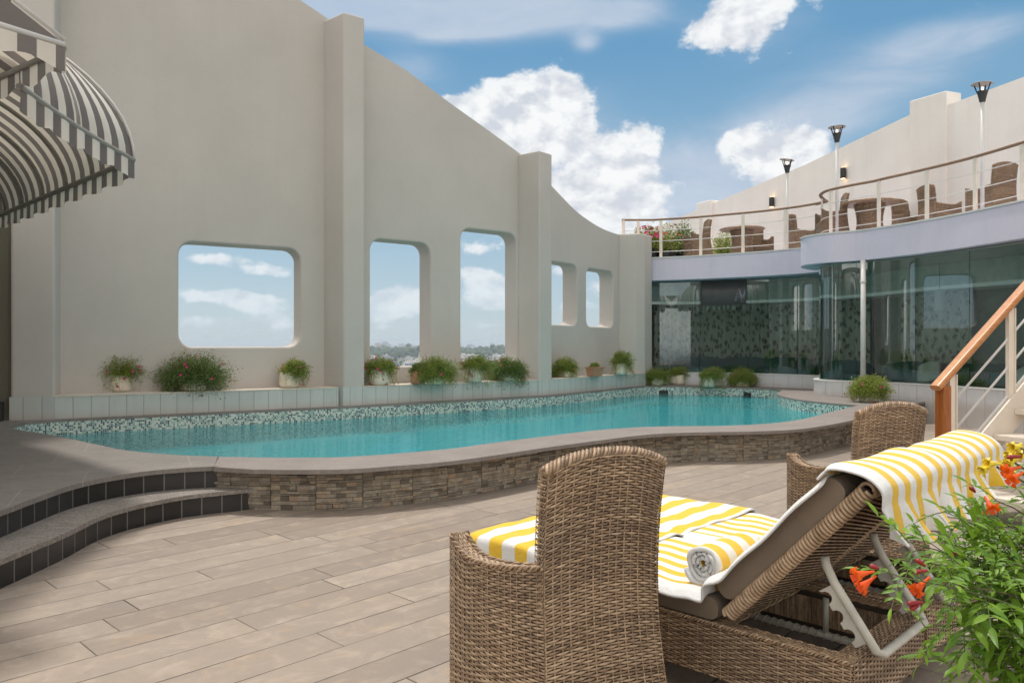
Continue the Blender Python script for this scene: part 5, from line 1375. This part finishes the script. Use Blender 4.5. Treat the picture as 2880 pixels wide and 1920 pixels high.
def blobs(mm, Y0, Y1, n, r0, r1, tr):
    for k in range(n):
        Y = rng.uniform(Y0, Y1); x = rng.uniform(*tr) * Y; r = rng.uniform(r0, r1); c = V((x, Y, GZ + r * .35))
        for q in range(9):
            p = c + V((rng.gauss(0, .5) * r, rng.gauss(0, .3) * r, abs(rng.gauss(0, .35)) * r)); s = r * rng.uniform(.3, .55)
            ids = []
            mm.lathe([(.05 * s, -s * .8), (.8 * s, -s * .35), (s, .1 * s), (.7 * s, .6 * s), (.1 * s, .9 * s)], p, 7, 0, False)
mm = MB(); blobs(mm, 2200, 3900, 420, 14, 26, (-.23, .04)); tag(part('treeline', mm, MAT['farleaf']), 'dark band of far trees behind the city houses', 'trees', kind='stuff')
mm = MB(); blobs(mm, 1200, 2400, 60, 7, 12, (-.21, .02)); tag(part('street_trees', mm, MAT['farleaf']), 'scattered trees between the far city houses', 'trees', kind='stuff')
for k in range(46):
    Y = rng.uniform(4200, 5400); x = rng.uniform(-.22, .03) * Y; h = rng.uniform(30, 62) * (1.0 if rng.random() < .5 else .75)
    mm = MB(); mm.box((0, 0, h / 2), (rng.uniform(20, 50), 20, h)); mm.box((rng.uniform(-4, 4), 0, h + 2), (8, 8, 4)); o = part('distant_tower', mm, MAT['house']); o.location = (x, Y, GZ)
    tag(o, 'hazy apartment tower on the city skyline seen through the tall wall openings', 'tower', 'skyline towers')
# haze: one closed box of even thin air round everything
hz = mat('haze_air'); pv = hz.n('ShaderNodeVolumePrincipled', {'Color': (.80, .89, 1.0, 1), 'Density': .00016, 'Anisotropy': .2}); hz.t.links.new(pv.outputs[0], hz.out.inputs['Volume'])
m = MB(); m.box((0, 2850, (GZ - 1 + 26) / 2), (20000, 12600, 26 - GZ + 1)); tag(part('haze', m, hz.mat), kind='stuff')

# ------------------------------------------------------------------ sun, sky, camera
SUN = V((-.17, .31, .935)).normalized()
el = math.asin(SUN.z); az = math.atan2(SUN.x, SUN.y)
sl = bpy.data.lights.new('sun', 'SUN'); sl.energy = 2.7; sl.angle = math.radians(4.5); sl.color = (1.0, .955, .89)
so = bpy.data.objects.new('sun', sl); C.objects.link(so); so.rotation_euler = (-SUN).to_track_quat('-Z', 'Y').to_euler()
w = bpy.data.worlds.new('World'); bpy.context.scene.world = w; w.use_nodes = True
nt = w.node_tree; nt.nodes.clear(); b = NB(nt)
wo = b.n('ShaderNodeOutputWorld'); bg = b.n('ShaderNodeBackground')
d = b.n('ShaderNodeTexCoord').outputs['Generated']; dx, dy, dz = b.sep(d)[:3]
sky = b.n('ShaderNodeTexSky', sky_type='NISHITA', sun_disc=False, sun_elevation=el, sun_rotation=az, air_density=1.0, dust_density=.6, ozone_density=2.0).outputs[0]
azim = b.m('ARCTAN2', dx, dy); elev = b.m('ARCTAN2', dz, b.m('SQRT', b.m('ADD', b.m('MULTIPLY', dx, dx), b.m('MULTIPLY', dy, dy))))
P = b.comb(azim, elev, 0)
grad = b.ramp(b.m('DIVIDE', elev, 1.2), [(0, (.60, .72, .80)), (.06, (.49, .65, .76)), (.16, (.30, .52, .69)), (.30, (.150, .385, .625)), (.55, (.12, .335, .585)), (1, (.10, .30, .58))])
base = b.vm('SCALE', b.mix(.22, grad, b.vm('SCALE', sky, .10)), .93)
def AE(px, py):
    u, v = (px - CX) / F, -(py - HZ) / F; return math.atan2(u, 1), math.atan2(v, math.sqrt(1 + u * u))
# cloud banks: centre and half sizes in the photograph's frame -> fixed azimuth / elevation on the sky
def bank(L):
    tot = None
    for (px, py, rx, ry, k) in L:
        a, e = AE(px, py); sx, sy = rx / F / (1 + ((px - CX) / F) ** 2), ry / F / math.sqrt(1 + ((px - CX) / F) ** 2)
        q = b.vm('MULTIPLY', b.vm('SUBTRACT', P, (a, e, 0)), (1 / sx, 1 / sy, 0)); r2 = b.vm('DOT_PRODUCT', q, q, 1)
        g = b.m('MULTIPLY', b.m('EXPONENT', b.m('MULTIPLY', r2, -1.0)), k); tot = g if tot is None else b.m('ADD', tot, g)
    return tot
puffy = bank([(1500, 285, 150, 75, 1.0), (1580, 255, 70, 60, .7), (1420, 330, 120, 60, .8), (1350, 300, 60, 45, .5), (1530, 390, 170, 60, .9), (1690, 470, 130, 60, .8), (1800, 420, 70, 70, .8), (1640, 560, 170, 70, .9), (1760, 600, 130, 80, .9), (1270, 285, 30, 18, .8), (1600, 640, 220, 50, .6), (1420, 430, 150, 60, .6),
              (2160, 430, 110, 65, 1.0), (2080, 390, 50, 40, .7), (2280, 410, 100, 60, .8), (2180, 500, 100, 60, .7), (2060, 55, 120, 75, .95), (2160, 30, 80, 60, .7), (2010, 105, 110, 40, .5), (2300, 12, 30, 40, .45),
              (600, 730, 130, 22, .75), (760, 765, 90, 22, .75), (600, 830, 110, 22, .7), (720, 850, 120, 26, .75), (560, 905, 90, 20, .55), (760, 900, 120, 30, .6), (1110, 845, 90, 45, 1.0), (1060, 870, 60, 35, .6), (1170, 870, 60, 30, .6), (1350, 700, 60, 24, .7), (1330, 765, 45, 16, .7), (1390, 800, 90, 35, .95), (1330, 850, 60, 30, .7), (1420, 850, 60, 30, .7), (1580, 760, 40, 20, .6), (1600, 860, 60, 30, .8), (1690, 800, 60, 30, .7), (1390, 915, 80, 14, .5), (1110, 925, 80, 14, .4)])
veil = bank([(1050, 30, 420, 60, 1.0), (1450, 20, 330, 55, .9), (1750, 40, 120, 40, .5), (1300, 80, 150, 25, .5), (1980, 530, 200, 90, .8), (1850, 640, 220, 70, .5), (2560, 180, 330, 80, .42), (2700, 90, 260, 60, .38), (2350, 280, 260, 50, .40), (1150, 190, 120, 50, .35), (2250, 360, 220, 40, .55), (1650, 120, 40, 25, .5), (1480, 420, 330, 190, .55), (1700, 560, 330, 150, .6), (2180, 450, 260, 120, .5), (2120, 70, 230, 120, .4)])
nq = b.vm('MULTIPLY', P, (1.0, 1.35, 1.0))
wrp = b.vm('SCALE', b.vm('SUBTRACT', b.noise(nq, 6, 3, .6, 0, None, 1), (.5, .5, .5)), .035)
nq = b.vm('ADD', nq, wrp)
n1 = b.noise(nq, 21, 9, .60); n1b = b.noise(b.vm('ADD', nq, (.009, -.018, 0)), 21, 5, .52); n2 = b.noise(b.vm('MULTIPLY', nq, (1, 2.4, 1)), 5.5, 6, .62, .8)
behind = b.m('MULTIPLY', b.m('MAXIMUM', b.mr(dy, -.1, .2, 1, 0), b.mr(elev, .50, .72, 0, 1)), b.mr(b.noise(d, 2.2, 6, .6), .36, .56))   # broken cloud over the unseen sky, brightened to add light on the walls
dens = b.m('ADD', puffy, b.m('MULTIPLY', b.m('SUBTRACT', n1, .5), 1.75))
cover = b.mr(dens, .34, .70, 0, 1, True)
edge = b.mr(dens, .44, 1.25, 0, 1)
lit = b.m('ADD', b.m('MULTIPLY', b.m('SUBTRACT', n1, n1b), 4.4), .60, None, True)
white = b.mix(lit, (.53, .57, .66), (1.0, 1.0, .99))
white = b.mix(b.m('MULTIPLY', edge, .55), b.mix(.5, white, (.80, .84, .88)), b.mix(.22, white, (.99, .99, .985)))
white = b.mix(b.mr(elev, .0, .17, .62, 0), white, (.60, .72, .80))
vd = b.m('MULTIPLY', b.mr(b.m('MULTIPLY', veil, b.m('ADD', .35, b.m('MULTIPLY', n2, 1.3))), .12, .85, 0, .88, True), 1.0)
c1 = b.mix(vd, base, b.mix(n2, (.36, .48, .65), (.66, .72, .80)))
c2 = b.mix(b.m('MULTIPLY', cover, b.mr(elev, .02, .17, .72, .97)), c1, white)
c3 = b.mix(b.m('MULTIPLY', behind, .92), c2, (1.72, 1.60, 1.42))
low = b.mix(b.mr(elev, -.02, .0, 1, 0), c3, (.40, .42, .40))
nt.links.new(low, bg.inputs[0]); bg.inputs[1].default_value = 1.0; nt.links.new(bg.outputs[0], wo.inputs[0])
cam = bpy.data.cameras.new('camera'); co = bpy.data.objects.new('camera', cam); C.objects.link(co)
co.location = (0, 0, H); co.rotation_euler = (PI / 2, 0, 0); cam.sensor_width = 36; cam.lens = F / 2880 * 36; cam.shift_y = 6 / 2880; cam.clip_start = .05; cam.clip_end = 30000
sc = bpy.context.scene; sc.camera = co
sc.view_settings.view_transform = 'Standard'; sc.view_settings.look = 'None'; sc.view_settings.exposure = .02; sc.view_settings.gamma = 1
sc.cycles.use_denoising = True; sc.cycles.max_bounces = 8; sc.cycles.diffuse_bounces = 4; sc.cycles.glossy_bounces = 4; sc.cycles.transparent_max_bounces = 16; sc.cycles.volume_bounces = 0; sc.cycles.use_adaptive_sampling = True; sc.cycles.adaptive_threshold = .02
